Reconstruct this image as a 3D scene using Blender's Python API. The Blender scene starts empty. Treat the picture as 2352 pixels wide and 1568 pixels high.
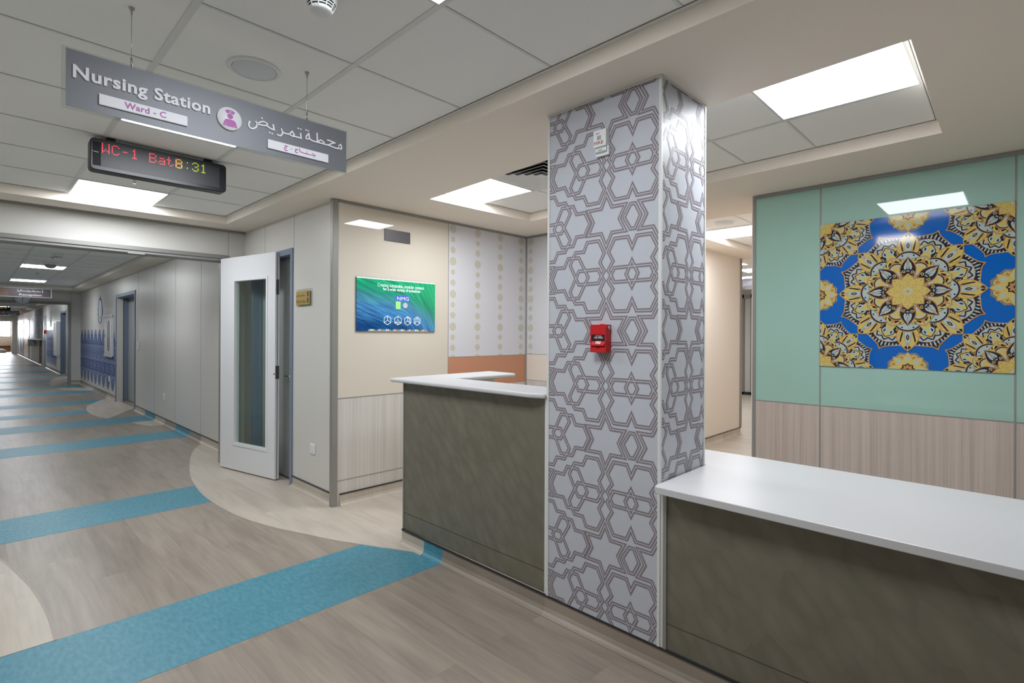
import bpy, bmesh, math, random
from mathutils import Vector, Matrix
random.seed(7)
SC = bpy.context.scene
COL = SC.collection

# ------------------------------------------------------------------ camera, world, exposure
cam_data = bpy.data.cameras.new('camera')
cam = bpy.data.objects.new('camera', cam_data)
COL.objects.link(cam)
R_ = Vector((0.69717988, -0.71688247, 0.0044432))
U_ = Vector((-0.00309774, 0.00318528, 0.99999013))
F_ = Vector((0.71688955, 0.69718676, 0.0))
mw = Matrix.Identity(4)
for i in range(3):
    mw[i][0] = R_[i]; mw[i][1] = U_[i]; mw[i][2] = -F_[i]
mw[2][3] = 1.36
cam.matrix_world = mw
cam_data.sensor_width = 36.0
cam_data.lens = 36.0 * 1206.56 / 2352
cam_data.shift_y = -(784 - 767.9) / 2352
cam_data.clip_start = 0.05
cam_data.clip_end = 200
SC.camera = cam

world = bpy.data.worlds.new('daylight')
SC.world = world
world.use_nodes = True
bg = world.node_tree.nodes['Background']
bg.inputs[0].default_value = (0.86, 0.93, 1.0, 1)
bg.inputs[1].default_value = 38.0
SC.view_settings.view_transform = 'Standard'
SC.view_settings.look = 'None'
SC.view_settings.exposure = 0.0
SC.view_settings.gamma = 1.0
SC.cycles.use_denoising = True
SC.cycles.max_bounces = 14
SC.cycles.diffuse_bounces = 8
SC.cycles.sample_clamp_indirect = 6.0
LIGHT = 23.5            # radiance of the ceiling light diffusers

# ------------------------------------------------------------------ colours and materials
def lin(c):
    c = c / 255.0
    return c / 12.92 if c <= 0.04045 else ((c + 0.055) / 1.055) ** 2.4
def rgb(r, g, b):
    return (lin(r), lin(g), lin(b), 1.0)
MATS = {}
def mat(name, color, rough=0.5, metal=0.0, spec=0.5, emit=None, strength=0.0, coat=0.0, trans=0.0, alpha=1.0, ior=1.45):
    if name in MATS:
        return MATS[name]
    m = bpy.data.materials.new(name)
    m.use_nodes = True
    p = m.node_tree.nodes['Principled BSDF']
    p.inputs['Base Color'].default_value = color
    p.inputs['Roughness'].default_value = rough
    p.inputs['Metallic'].default_value = metal
    p.inputs['Specular IOR Level'].default_value = spec
    p.inputs['IOR'].default_value = ior
    p.inputs['Coat Weight'].default_value = coat
    p.inputs['Transmission Weight'].default_value = trans
    if emit:
        p.inputs['Emission Color'].default_value = emit
        p.inputs['Emission Strength'].default_value = strength
    MATS[name] = m
    return m
class NT:
    """small helper for node trees"""
    def __init__(self, m):
        self.t = m.node_tree
        self.p = self.t.nodes['Principled BSDF']
    def n(self, typ, **kw):
        nd = self.t.nodes.new(typ)
        for k, v in kw.items():
            if k.startswith('i_'):
                nd.inputs[k[2:].replace('_', ' ')].default_value = v
            else:
                setattr(nd, k, v)
        return nd
    def l(self, a, b):
        self.t.links.new(a, b)
    def coords(self, scale=(1, 1, 1), rot=(0, 0, 0)):
        tc = self.n('ShaderNodeTexCoord')
        mp = self.n('ShaderNodeMapping')
        mp.inputs['Scale'].default_value = scale
        mp.inputs['Rotation'].default_value = rot
        self.l(tc.outputs['Object'], mp.inputs['Vector'])
        return mp.outputs['Vector']
    def ramp(self, fac, stops):
        r = self.n('ShaderNodeValToRGB')
        e = r.color_ramp.elements
        while len(e) < len(stops):
            e.new(0.5)
        for i, (pos, c) in enumerate(stops):
            e[i].position = pos
            e[i].color = c
        self.l(fac, r.inputs['Fac'])
        return r.outputs['Color']
    def mix(self, fac, a, b, mode='MIX'):
        m = self.n('ShaderNodeMix', data_type='RGBA', blend_type=mode)
        for sock, v in ((m.inputs[0], fac), (m.inputs[6], a), (m.inputs[7], b)):
            if hasattr(v, 'links'):
                self.l(v, sock)
            else:
                sock.default_value = v
        return m.outputs[2]
    def bump(self, h, strength, dist=0.01):
        b = self.n('ShaderNodeBump')
        b.inputs['Strength'].default_value = strength
        b.inputs['Distance'].default_value = dist
        self.l(h, b.inputs['Height'])
        self.l(b.outputs['Normal'], self.p.inputs['Normal'])

def plank_mat(name, dark, mid, light, tone, rough):
    m = mat(name, mid, rough, spec=0.45)
    k = NT(m)
    v = k.coords(rot=(0, 0, math.pi / 2))           # planks run along Y
    br = k.n('ShaderNodeTexBrick')
    br.offset = 0.37
    br.inputs['Scale'].default_value = 1.0
    br.inputs['Brick Width'].default_value = 1.22
    br.inputs['Row Height'].default_value = 0.155
    br.inputs['Mortar Size'].default_value = 0.0011
    br.inputs['Mortar Smooth'].default_value = 0.4
    br.inputs['Color1'].default_value = (0.30, 0.30, 0.30, 1)
    br.inputs['Color2'].default_value = (0.72, 0.72, 0.72, 1)
    br.inputs['Mortar'].default_value = (0.0, 0.0, 0.0, 1)
    k.l(v, br.inputs['Vector'])
    v2 = k.coords(scale=(7.0, 0.9, 1))
    ad = k.n('ShaderNodeVectorMath', operation='ADD')
    k.l(v2, ad.inputs[0]); k.l(br.outputs['Color'], ad.inputs[1])
    sc = k.n('ShaderNodeVectorMath', operation='SCALE'); sc.inputs['Scale'].default_value = 5.0
    k.l(br.outputs['Color'], sc.inputs[0]); k.l(sc.outputs[0], ad.inputs[1])
    no = k.n('ShaderNodeTexNoise'); no.inputs['Scale'].default_value = 1.0
    no.inputs['Detail'].default_value = 6; no.inputs['Distortion'].default_value = 1.2
    k.l(ad.outputs[0], no.inputs['Vector'])
    v3 = k.coords(scale=(55, 3.0, 1))
    n2 = k.n('ShaderNodeTexNoise'); n2.inputs['Scale'].default_value = 1.0; n2.inputs['Detail'].default_value = 3
    k.l(v3, n2.inputs['Vector'])
    c1 = k.ramp(no.outputs['Fac'], [(0.30, dark), (0.5, mid), (0.72, light)])
    c2 = k.mix(0.30, c1, k.ramp(n2.outputs['Fac'], [(0.3, dark), (0.7, light)]))
    c3 = k.mix(tone, c2, br.outputs['Color'], 'SOFT_LIGHT')
    jf = k.n('ShaderNodeMath', operation='MULTIPLY'); jf.inputs[1].default_value = 0.45
    k.l(br.outputs['Fac'], jf.inputs[0])
    c4 = k.mix(jf.outputs[0], c3, dark)
    k.l(c4, k.p.inputs['Base Color'])
    k.bump(n2.outputs['Fac'], 0.05, 0.002)
    return m
wood = plank_mat('vinyl_plank', rgb(126, 116, 105), rgb(146, 136, 124), rgb(160, 149, 136), 0.16, 0.34)
wood_light = plank_mat('light_vinyl_plank', rgb(173, 163, 149), rgb(188, 178, 165), rgb(198, 189, 177), 0.14, 0.36)

blue = mat('blue_vinyl', rgb(60, 136, 160), 0.42)
k = NT(blue)
no = k.n('ShaderNodeTexNoise'); no.inputs['Scale'].default_value = 60; no.inputs['Detail'].default_value = 5
k.l(k.coords(scale=(1, 0.35, 1)), no.inputs['Vector'])
n2 = k.n('ShaderNodeTexNoise'); n2.inputs['Scale'].default_value = 5
k.l(k.coords(), n2.inputs['Vector'])
k.l(k.mix(0.25, k.ramp(no.outputs['Fac'], [(0.35, rgb(64, 125, 144)), (0.65, rgb(84, 146, 163))]), k.ramp(n2.outputs['Fac'], [(0.3, rgb(66, 128, 147)), (0.7, rgb(78, 141, 159))])), k.p.inputs['Base Color'])

tile = mat('ceiling_tile', rgb(243, 243, 241), 0.9, spec=0.1)
k = NT(tile)
no = k.n('ShaderNodeTexNoise'); no.inputs['Scale'].default_value = 420; no.inputs['Detail'].default_value = 2
k.l(k.coords(), no.inputs['Vector'])
k.l(k.ramp(no.outputs['Fac'], [(0.35, rgb(239, 239, 237)), (0.65, rgb(246, 246, 244))]), k.p.inputs['Base Color'])
grid_m = mat('ceiling_grid', rgb(222, 224, 222), 0.6)
gap_m = mat('shadow_gap', rgb(110, 110, 108), 0.9)
soffit = mat('soffit_paint', rgb(240, 231, 220), 0.85, spec=0.15)
wall_grey = mat('grey_wall_panel', rgb(208, 206, 201), 0.34, spec=0.35)
joint_m = mat('panel_joint', rgb(150, 151, 150), 0.6)
cream = mat('cream_glass', rgb(213, 205, 191), 0.015, spec=0.5)
beige_wall = mat('beige_wall_panel', rgb(227, 218, 208), 0.35, spec=0.3)
green = mat('mint_back_painted_glass', rgb(160, 197, 185), 0.025, spec=0.5)
orange = mat('terracotta_glass', rgb(194, 138, 108), 0.06, spec=0.5)
white_panel = mat('white_wall_panel', rgb(214, 214, 219), 0.3)
dot_m = mat('beige_dot_print', rgb(198, 194, 178), 0.3)
alu = mat('satin_aluminium', rgb(150, 149, 145), 0.42, metal=0.35)
alu_dark = mat('grey_trim', rgb(146, 146, 143), 0.5)
white_trim = mat('white_trim', rgb(214, 216, 214), 0.45)
black_strip = mat('black_strip', rgb(44, 45, 48), 0.45)
white_solid = mat('white_solid_surface', rgb(198, 198, 200), 0.36)
white_plastic = mat('white_plastic', rgb(226, 228, 228), 0.35)
grey_plastic = mat('grey_plastic', rgb(150, 152, 155), 0.4)
door_white = mat('white_door_paint', rgb(226, 227, 230), 0.4)
frame_blue = mat('blue_grey_steel', rgb(120, 132, 150), 0.4, spec=0.4)
door_grey = mat('grey_door_face', rgb(160, 162, 160), 0.35)
steel = mat('polished_steel', rgb(190, 190, 190), 0.22, metal=1.0)
dark_metal = mat('dark_hardware', rgb(96, 94, 90), 0.4, metal=0.6)
def thin_glass(name, tint, ior=1.45):
    m = mat(name, tint, 0.02)
    t = m.node_tree
    tr = t.nodes.new('ShaderNodeBsdfTransparent'); tr.inputs[0].default_value = tint
    gl = t.nodes.new('ShaderNodeBsdfGlossy'); gl.inputs['Roughness'].default_value = 0.02
    fr = t.nodes.new('ShaderNodeFresnel'); fr.inputs['IOR'].default_value = ior
    mx = t.nodes.new('ShaderNodeMixShader')
    ge = t.nodes.new('ShaderNodeNewGeometry'); sb = t.nodes.new('ShaderNodeMath'); sb.operation = 'SUBTRACT'; sb.inputs[0].default_value = 1.0
    mu = t.nodes.new('ShaderNodeMath'); mu.operation = 'MULTIPLY'
    t.links.new(ge.outputs['Backfacing'], sb.inputs[1]); t.links.new(sb.outputs[0], mu.inputs[0]); t.links.new(fr.outputs[0], mu.inputs[1])
    t.links.new(mu.outputs[0], mx.inputs[0]); t.links.new(tr.outputs[0], mx.inputs[1]); t.links.new(gl.outputs[0], mx.inputs[2])
    t.links.new(mx.outputs[0], t.nodes['Material Output'].inputs['Surface'])
    return m
glass = thin_glass('door_glass', rgb(244, 250, 247))
acrylic = thin_glass('clear_acrylic', rgb(246, 249, 248), 1.3)
black_plastic = mat('black_plastic', rgb(20, 20, 24), 0.35)
sign_grey = mat('sign_silver_grey', rgb(124, 127, 134), 0.42, metal=0.15)
sign_white = mat('sign_white', rgb(240, 242, 248), 0.4)
magenta = mat('sign_magenta', rgb(178, 84, 172), 0.4)
red_m = mat('alarm_red', rgb(190, 22, 30), 0.32)
red_dark = mat('alarm_dark_window', rgb(58, 18, 22), 0.25)
red_text = mat('red_print', rgb(168, 60, 66), 0.5)
dark_text = mat('dark_print', rgb(52, 46, 44), 0.5)
gold_m = mat('brass_sheet', rgb(190, 160, 92), 0.35, metal=0.35)
plate_dark = mat('dark_grey_plate', rgb(84, 80, 84), 0.35)
lens_m = mat('strobe_lens', rgb(214, 220, 224), 0.1, spec=0.8)
led_red = mat('red_led', rgb(255, 40, 60), 0.4, emit=(1.0, 0.02, 0.05, 1), strength=1.1)
led_green = mat('yellow_green_led', rgb(190, 220, 30), 0.4, emit=(0.45, 0.62, 0.0, 1), strength=0.9)
diff_m = mat('light_diffuser', (0.9, 0.9, 0.9, 1), 0.5, emit=(0.92, 0.955, 1.0, 1), strength=LIGHT)
pat_bg = mat('lilac_white_laminate', rgb(188, 191, 199), 0.36, spec=0.2)
pat_line = mat('mauve_print', rgb(134, 125, 131), 0.36, spec=0.2)
grey_glass = mat('frosted_grey_glass', rgb(176, 190, 192), 0.2)
cardboard = mat('cardboard', rgb(150, 112, 80), 0.8)
wrap_m = mat('plastic_wrap', rgb(150, 148, 156), 0.12, spec=0.9)

# wood-grain wainscots: fine vertical stripes
def wainscot(name, a, b, axis):
    m = mat(name, a, 0.45, spec=0.3)
    k = NT(m)
    s = (160, 160, 1.2)
    no = k.n('ShaderNodeTexNoise'); no.inputs['Scale'].default_value = 1; no.inputs['Detail'].default_value = 3
    k.l(k.coords(scale=s), no.inputs['Vector'])
    n2 = k.n('ShaderNodeTexNoise'); n2.inputs['Scale'].default_value = 1; n2.inputs['Detail'].default_value = 1
    k.l(k.coords(scale=(26, 26, 0.15)), n2.inputs['Vector'])
    c = k.mix(0.45, k.ramp(no.outputs['Fac'], [(0.32, b), (0.62, a)]), k.ramp(n2.outputs['Fac'], [(0.35, b), (0.65, a)]))
    k.l(c, k.p.inputs['Base Color'])
    return m
wains_light = wainscot('pale_striped_laminate', rgb(213, 209, 203), rgb(191, 186, 180), 'x')
wains_brown = wainscot('taupe_striped_laminate', rgb(204, 191, 182), rgb(176, 163, 154), 'y')

# olive counter fronts with faint feather-like brush marks
feather = mat('olive_feather_metal', rgb(104, 101, 86), 0.36, metal=0.0, spec=0.45)
k = NT(feather)
vv = k.coords(rot=(math.radians(38), 0, 0))
mp = k.n('ShaderNodeMapping'); mp.inputs['Scale'].default_value = (6.5, 24, 10)
k.l(vv, mp.inputs['Vector'])
nz = k.n('ShaderNodeTexNoise'); nz.inputs['Scale'].default_value = 0.6; nz.inputs['Detail'].default_value = 2
k.l(mp.outputs[0], nz.inputs['Vector'])
mixv = k.n('ShaderNodeMix', data_type='VECTOR'); mixv.inputs[0].default_value = 0.35
k.l(mp.outputs[0], mixv.inputs[4]); k.l(nz.outputs['Color'], mixv.inputs[5])
vo = k.n('ShaderNodeTexVoronoi'); vo.inputs['Scale'].default_value = 1.1
k.l(mixv.outputs[1], vo.inputs['Vector'])
sep = k.n('ShaderNodeSeparateColor'); k.l(vo.outputs['Color'], sep.inputs[0])
cc = k.mix(0.5, k.ramp(sep.outputs[0], [(0.1, rgb(110, 105, 92)), (0.9, rgb(123, 118, 105))]), k.ramp(vo.outputs['Distance'], [(0.0, rgb(130, 125, 112)), (0.6, rgb(107, 103, 89))]))
k.l(cc, k.p.inputs['Base Color'])
k.l(k.ramp(vo.outputs['Distance'], [(0.1, (0.28, 0.28, 0.28, 1)), (0.8, (0.46, 0.46, 0.46, 1))]), k.p.inputs['Roughness'])

# blue lattice print of the corridor mural
mural_m = mat('blue_lattice_print', rgb(70, 98, 150), 0.6, spec=0.12)
k = NT(mural_m)
tc = k.n('ShaderNodeTexCoord')
sx = k.n('ShaderNodeSeparateXYZ'); k.l(tc.outputs['Object'], sx.inputs[0])
py_ = k.n('ShaderNodeMath', operation='PINGPONG'); py_.inputs[1].default_value = 0.2675; k.l(sx.outputs['Y'], py_.inputs[0])
pz_ = k.n('ShaderNodeMath', operation='PINGPONG'); pz_.inputs[1].default_value = 0.30; k.l(sx.outputs['Z'], pz_.inputs[0])
cx = k.n('ShaderNodeCombineXYZ'); k.l(py_.outputs[0], cx.inputs['Y']); k.l(pz_.outputs[0], cx.inputs['Z'])
vo = k.n('ShaderNodeTexNoise'); vo.inputs['Scale'].default_value = 9; vo.inputs['Detail'].default_value = 2.5; vo.inputs['Distortion'].default_value = 1.8
k.l(cx.outputs[0], vo.inputs['Vector'])
k.l(k.ramp(vo.outputs['Fac'], [(0.40, rgb(40, 72, 134)), (0.43, rgb(160, 168, 182)), (0.48, rgb(170, 176, 188)), (0.51, rgb(48, 80, 142)), (0.60, rgb(40, 72, 134)), (0.63, rgb(150, 160, 178))]), k.p.inputs['Base Color'])

# generic green-to-blue streaked picture on the screen
screen_m = mat('screen_picture', rgb(30, 110, 120), 0.12)
k = NT(screen_m)
tc = k.n('ShaderNodeTexCoord')
sx = k.n('ShaderNodeSeparateXYZ'); k.l(tc.outputs['Object'], sx.inputs[0])
def mth(op, a, b):
    nd = k.n('ShaderNodeMath', operation=op)
    for i_, v_ in enumerate((a, b)):
        if hasattr(v_, 'links'): k.l(v_, nd.inputs[i_])
        else: nd.inputs[i_].default_value = v_
    return nd.outputs[0]
xr = mth('MAXIMUM', mth('ADD', sx.outputs['X'], -0.05), 0.0)
sv = mth('ADD', mth('ADD', sx.outputs['Z'], mth('MULTIPLY', sx.outputs['X'], 0.34)), mth('MULTIPLY', mth('MULTIPLY', xr, xr), 3.2))
cv = k.n('ShaderNodeCombineXYZ'); k.l(mth('MULTIPLY', sx.outputs['X'], 3.0), cv.inputs['X']); k.l(mth('MULTIPLY', sv, 30.0), cv.inputs['Y'])
no = k.n('ShaderNodeTexNoise'); no.inputs['Scale'].default_value = 1.5; no.inputs['Detail'].default_value = 6; no.inputs['Distortion'].default_value = 0.5
k.l(cv.outputs[0], no.inputs['Vector'])
tone_ = mth('ADD', mth('MULTIPLY', mth('ADD', mth('MULTIPLY', sx.outputs['Z'], 0.75), mth('MULTIPLY', sv, 0.45)), 2.0), mth('ADD', mth('MULTIPLY', no.outputs['Fac'], 0.5), 0.22))
base = k.ramp(tone_, [(0.02, rgb(14, 62, 112)), (0.34, rgb(60, 118, 166)), (0.52, rgb(62, 124, 142)), (0.72, rgb(30, 130, 100)), (1.0, rgb(28, 150, 104))])
st = k.ramp(no.outputs['Fac'], [(0.32, (0.25, 0.25, 0.25, 1)), (0.68, (0.7, 0.7, 0.7, 1))])
fin = k.mix(0.75, base, st, 'OVERLAY')
k.l(fin, k.p.inputs['Emission Color']); k.p.inputs['Emission Strength'].default_value = 0.5
k.l(fin, k.p.inputs['Base Color'])

led_face = mat('led_matrix_face', rgb(40, 41, 46), 0.45)
k = NT(led_face)
vo = k.n('ShaderNodeTexVoronoi'); vo.inputs['Scale'].default_value = 1.0; vo.inputs['Randomness'].default_value = 0.0
k.l(k.coords(scale=(1 / 0.00758, 1, 1 / 0.0083)), vo.inputs['Vector'])
k.l(k.ramp(vo.outputs['Distance'], [(0.20, rgb(62, 63, 68)), (0.30, rgb(26, 26, 31))]), k.p.inputs['Base Color'])

# ------------------------------------------------------------------ mesh building
class MB:
    def __init__(self):
        self.v = []; self.f = []; self.fm = []; self.ms = []; self.smooth = []
    def mi(self, m):
        if m not in self.ms:
            self.ms.append(m)
        return self.ms.index(m)
    def add(self, verts, faces, m, smooth=False):
        b = len(self.v); i = self.mi(m)
        self.v += [tuple(p) for p in verts]
        for f in faces:
            self.f.append([b + q for q in f]); self.fm.append(i); self.smooth.append(smooth)
    def poly(self, pts, m):
        self.add(pts, [list(range(len(pts)))], m)
    def box(self, x0, x1, y0, y1, z0, z1, m):
        v = [(x0, y0, z0), (x1, y0, z0), (x1, y1, z0), (x0, y1, z0), (x0, y0, z1), (x1, y0, z1), (x1, y1, z1), (x0, y1, z1)]
        self.add(v, [(0, 3, 2, 1), (4, 5, 6, 7), (0, 1, 5, 4), (1, 2, 6, 5), (2, 3, 7, 6), (3, 0, 4, 7)], m)
        return self
    def prism(self, pts, vec, m):
        """closed polygon of 3-D points swept along vec"""
        n = len(pts); vec = Vector(vec)
        v = [tuple(p) for p in pts] + [tuple(Vector(p) + vec) for p in pts]
        self.add(v, [list(range(n - 1, -1, -1)), list(range(n, 2 * n))] + [[i, (i + 1) % n, n + (i + 1) % n, n + i] for i in range(n)], m)
        return self
    def lathe(self, prof, c, m, axis='z', n=32, smooth=True):
        """profile [(r, h)], swept about an axis through c"""
        v = []; f = []
        for (r, h) in prof:
            for i in range(n):
                a = 2 * math.pi * i / n
                p = (r * math.cos(a), r * math.sin(a), h)
                if axis == 'x':
                    p = (h, p[0], p[1])
                elif axis == 'y':
                    p = (p[0], h, p[1])
                v.append((c[0] + p[0], c[1] + p[1], c[2] + p[2]))
        for j in range(len(prof) - 1):
            for i in range(n):
                a = j * n + i; b = j * n + (i + 1) % n
                f.append((a, b, b + n, a + n))
        f.append(list(range(n))); f.append(list(range((len(prof) - 1) * n, len(prof) * n)))
        self.add(v, f, m, smooth)
        return self
    def tube(self, pts, r, m, n=8):
        pts = [Vector(p) for p in pts]
        v = []; f = []
        for i, p in enumerate(pts):
            d = (pts[min(i + 1, len(pts) - 1)] - pts[max(i - 1, 0)]).normalized()
            a = d.orthogonal().normalized(); b = d.cross(a)
            for q in range(n):
                t = 2 * math.pi * q / n
                v.append(tuple(p + a * r * math.cos(t) + b * r * math.sin(t)))
        for i in range(len(pts) - 1):
            for q in range(n):
                f.append((i * n + q, i * n + (q + 1) % n, (i + 1) * n + (q + 1) % n, (i + 1) * n + q))
        f.append(list(range(n))); f.append(list(range((len(pts) - 1) * n, len(pts) * n)))
        self.add(v, f, m, True)
        return self

def origin(p):
    o = Vector((0, 0, 0))
    while p is not None:
        o += Vector(p.location); p = p.parent
    return o
def obj(name, mb, parent=None, local=False, bevel=0.0, kind=None, seg=2):
    me = bpy.data.meshes.new(name)
    o3 = Vector((0, 0, 0)) if local or parent is None else origin(parent)
    me.from_pydata([tuple(Vector(v) - o3) for v in mb.v], [], mb.f)
    for m in mb.ms:
        me.materials.append(m)
    me.polygons.foreach_set('material_index', mb.fm)
    me.polygons.foreach_set('use_smooth', mb.smooth)
    bm = bmesh.new(); bm.from_mesh(me)
    if any(mb.smooth) or bevel:
        bmesh.ops.recalc_face_normals(bm, faces=bm.faces)
    bm.to_mesh(me); bm.free()
    me.update()
    o = bpy.data.objects.new(name, me)
    COL.objects.link(o)
    if parent is not None:
        o.parent = parent
    if bevel:
        b = o.modifiers.new('bevel', 'BEVEL'); b.width = bevel; b.segments = seg; b.limit_method = 'ANGLE'; b.angle_limit = 0.6
    if kind:
        o['kind'] = kind
    return o
def tag(o, label, cat, group=None):
    o['label'] = label; o['category'] = cat
    if group:
        o['group'] = group
    return o
def thing(name, label, cat, loc=(0, 0, 0), group=None):
    o = bpy.data.objects.new(name, None)
    COL.objects.link(o)
    o.location = loc; o.empty_display_size = 0.1
    return tag(o, label, cat, group)
def dup(root, loc, label, group=None):
    r = root.copy(); COL.objects.link(r); r.location = loc; r['label'] = label
    if group:
        r['group'] = group
    for ch in list(root.children):
        c = ch.copy(); COL.objects.link(c); c.parent = r
        for g in list(ch.children):
            d = g.copy(); COL.objects.link(d); d.parent = c
    return r
def structure(name, mb, bevel=0.0, parent=None):
    return obj(name, mb, parent, bevel=bevel, kind='structure')

# ---- flat drawing on planes: a map turns (u, v, lift) into a point
def on_y(y, x0=0.0, z0=0.0):      # plane facing -Y: u runs along +X, v up
    return lambda u, v, h=0.0: (x0 + u, y - h, z0 + v)
def on_x(x, y0=0.0, z0=0.0):      # plane facing -X: u runs along -Y, v up
    return lambda u, v, h=0.0: (x - h, y0 - u, z0 + v)
def clip(pts, rect):
    u0, v0, u1, v1 = rect
    for ax, lim, sg in ((0, u0, 1), (0, u1, -1), (1, v0, 1), (1, v1, -1)):
        out = []
        for i in range(len(pts)):
            a = pts[i - 1]; b = pts[i]
            ia = sg * (a[ax] - lim) >= 0; ib = sg * (b[ax] - lim) >= 0
            if ia != ib:
                t = (lim - a[ax]) / (b[ax] - a[ax])
                out.append((a[0] + t * (b[0] - a[0]), a[1] + t * (b[1] - a[1])))
            if ib:
                out.append(b)
        pts = out
        if len(pts) < 3:
            return []
    return pts
def flat(mb, pts, mp, h, m, rect=None):
    if rect:
        pts = clip(pts, rect)
    q = []
    for p in pts:
        if not q or (abs(p[0] - q[-1][0]) + abs(p[1] - q[-1][1])) > 1e-6:
            q.append(p)
    if len(q) > 2:
        ar = sum(q[i - 1][0] * q[i][1] - q[i][0] * q[i - 1][1] for i in range(len(q)))
        if abs(ar) < 1e-9:
            return
        if ar < 0:
            q = q[::-1]
        mb.poly([mp(u, v, h) for u, v in q], m)
def strip(mb, pts, w, mp, h, m, rect=None, closed=False):
    n = len(pts); P = [Vector((p[0], p[1])) for p in pts]
    L = []; Rr = []
    for i in range(n):
        if closed:
            a = P[i - 1]; b = P[(i + 1) % n]
        else:
            a = P[max(i - 1, 0)]; b = P[min(i + 1, n - 1)]
        d1 = (P[i] - a); d2 = (b - P[i])
        if d1.length < 1e-9: d1 = d2
        if d2.length < 1e-9: d2 = d1
        d1 = d1.normalized(); d2 = d2.normalized()
        n1 = Vector((-d1.y, d1.x)); n2 = Vector((-d2.y, d2.x))
        mm = (n1 + n2)
        mm = n1 if mm.length < 1e-6 else mm.normalized()
        s = w / 2 / max(0.38, mm.dot(n1))
        L.append(P[i] + mm * s); Rr.append(P[i] - mm * s)
    for i in range(n if closed else n - 1):
        j = (i + 1) % n
        flat(mb, [tuple(L[i]), tuple(Rr[i]), tuple(Rr[j]), tuple(L[j])], mp, h, m, rect)
def disc(mb, u, v, r, mp, h, m, n=24, rect=None, ry=None):
    ry = ry or r
    flat(mb, [(u + r * math.cos(2 * math.pi * i / n), v + ry * math.sin(2 * math.pi * i / n)) for i in range(n)], mp, h, m, rect)
def text(mb, s, box, mp, h, m, bold=0.0, extrude=0.0, res=3, space=1.0):
    cu = bpy.data.curves.new('lettering', 'FONT')
    cu.body = s; cu.size = 1.0; cu.offset = bold; cu.space_character = space; cu.resolution_u = res; cu.fill_mode = 'FRONT' if not extrude else 'BOTH'
    cu.extrude = extrude
    o = bpy.data.objects.new('lettering', cu)
    COL.objects.link(o)
    dg = bpy.context.evaluated_depsgraph_get(); dg.update()
    me = o.evaluated_get(dg).to_mesh()
    vs = [tuple(v.co) for v in me.vertices]; fs = [list(p.vertices) for p in me.polygons]
    o.evaluated_get(dg).to_mesh_clear()
    bpy.data.objects.remove(o); bpy.data.curves.remove(cu)
    x0 = min(v[0] for v in vs); x1 = max(v[0] for v in vs); y0 = min(v[1] for v in vs); y1 = max(v[1] for v in vs)
    su = (box[2] - box[0]) / (x1 - x0); sv = (box[3] - box[1]) / (y1 - y0)
    mb.add([mp(box[0] + (v[0] - x0) * su, box[1] + (v[1] - y0) * sv, h + (v[2] + extrude) * (0.5 if extrude else 0)) for v in vs], fs, m)

# ------------------------------------------------------------------ the setting
SOF = 2.42      # underside of the plasterboard soffit
TIL = 2.49     # tile ceiling in the recesses
XW = 2.0        # right-hand corridor wall
XL = -0.95      # left-hand corridor wall
T = 0.588       # tile pitch

# floor: planks, paler sweeps at the doors, blue cross stripes
fl = MB()
fl.poly([(XL - 0.1, -5, 0), (14, -5, 0), (14, 53, 0), (XL - 0.1, 53, 0)], wood)
ARC_MAIN = [(2.05, 7.5), (2.011, 7.337), (1.78, 6.85), (1.601, 6.269), (1.47, 5.75), (1.404, 5.372), (1.362, 5.0), (1.354, 4.671), (1.366, 4.4), (1.398, 4.102), (1.475, 3.78), (1.58, 3.49), (1.66, 3.27), (1.758, 3.059), (1.825, 2.92), (1.886, 2.804), (1.956, 2.649)]
STRIPES = [(2.468, 3.06), (4.69, 5.284), (7.86, 8.50), (9.68, 10.36), (11.26, 11.78), (12.84, 13.44), (15.15, 15.85), (16.93, 17.55), (19.4, 20.0), (21.6, 22.2), (24.0, 24.6), (26.4, 27.0), (29.4, 30.0), (33, 33.6), (37, 37.6)]
for a, b in STRIPES:
    fl.poly([(XL, a, 0.0006), (XW, a, 0.0006), (XW, b, 0.0006), (XL, b, 0.0006)], blue)
def smooth_curve(P, n=6):
    out = []
    for i in range(len(P) - 1):
        p0 = P[max(i - 1, 0)]; p1 = P[i]; p2 = P[i + 1]; p3 = P[min(i + 2, len(P) - 1)]
        for q in range(n):
            t = q / n
            out.append(tuple(0.5 * (2 * p1[a] + (p2[a] - p0[a]) * t + (2 * p0[a] - 5 * p1[a] + 4 * p2[a] - p3[a]) * t * t + (3 * p1[a] - p0[a] - 3 * p2[a] + p3[a]) * t ** 3) for a in (0, 1)))
    return out + [P[-1]]
def fan(mb, pts, c, z, m):
    pts = smooth_curve(pts)
    for i in range(len(pts) - 1):
        t = [(pts[i][0], pts[i][1], z), (pts[i + 1][0], pts[i + 1][1], z), (c[0], c[1], z)]
        ar = (t[1][0] - t[0][0]) * (t[2][1] - t[0][1]) - (t[2][0] - t[0][0]) * (t[1][1] - t[0][1])
        mb.poly(t if ar > 0 else t[::-1], m)
fan(fl, ARC_MAIN, (2.06, 4.4), 0.0009, wood_light)
fl.poly([(1.97, -5, 0.0012), (14, -5, 0.0012), (14, 3.95, 0.0012), (1.97, 3.95, 0.0012)], wood_light)
fl.poly([(2.1, 3.95, 0.0012), (14, 3.95, 0.0012), (14, 9, 0.0012), (2.1, 9, 0.0012)], wood_light)
fan(fl, [(2.05, 13.9), (1.8, 13.3), (1.541, 12.56), (1.43, 12.0), (1.393, 11.541), (1.39, 11.1), (1.425, 10.71), (1.50, 10.36)], (2.06, 11.5), 0.0012, wood_light)
fan(fl, [(1.68, 9.68), (1.76, 9.3), (1.843, 9.115), (2.02, 9.0)], (2.06, 9.68), 0.0012, wood_light)
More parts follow.
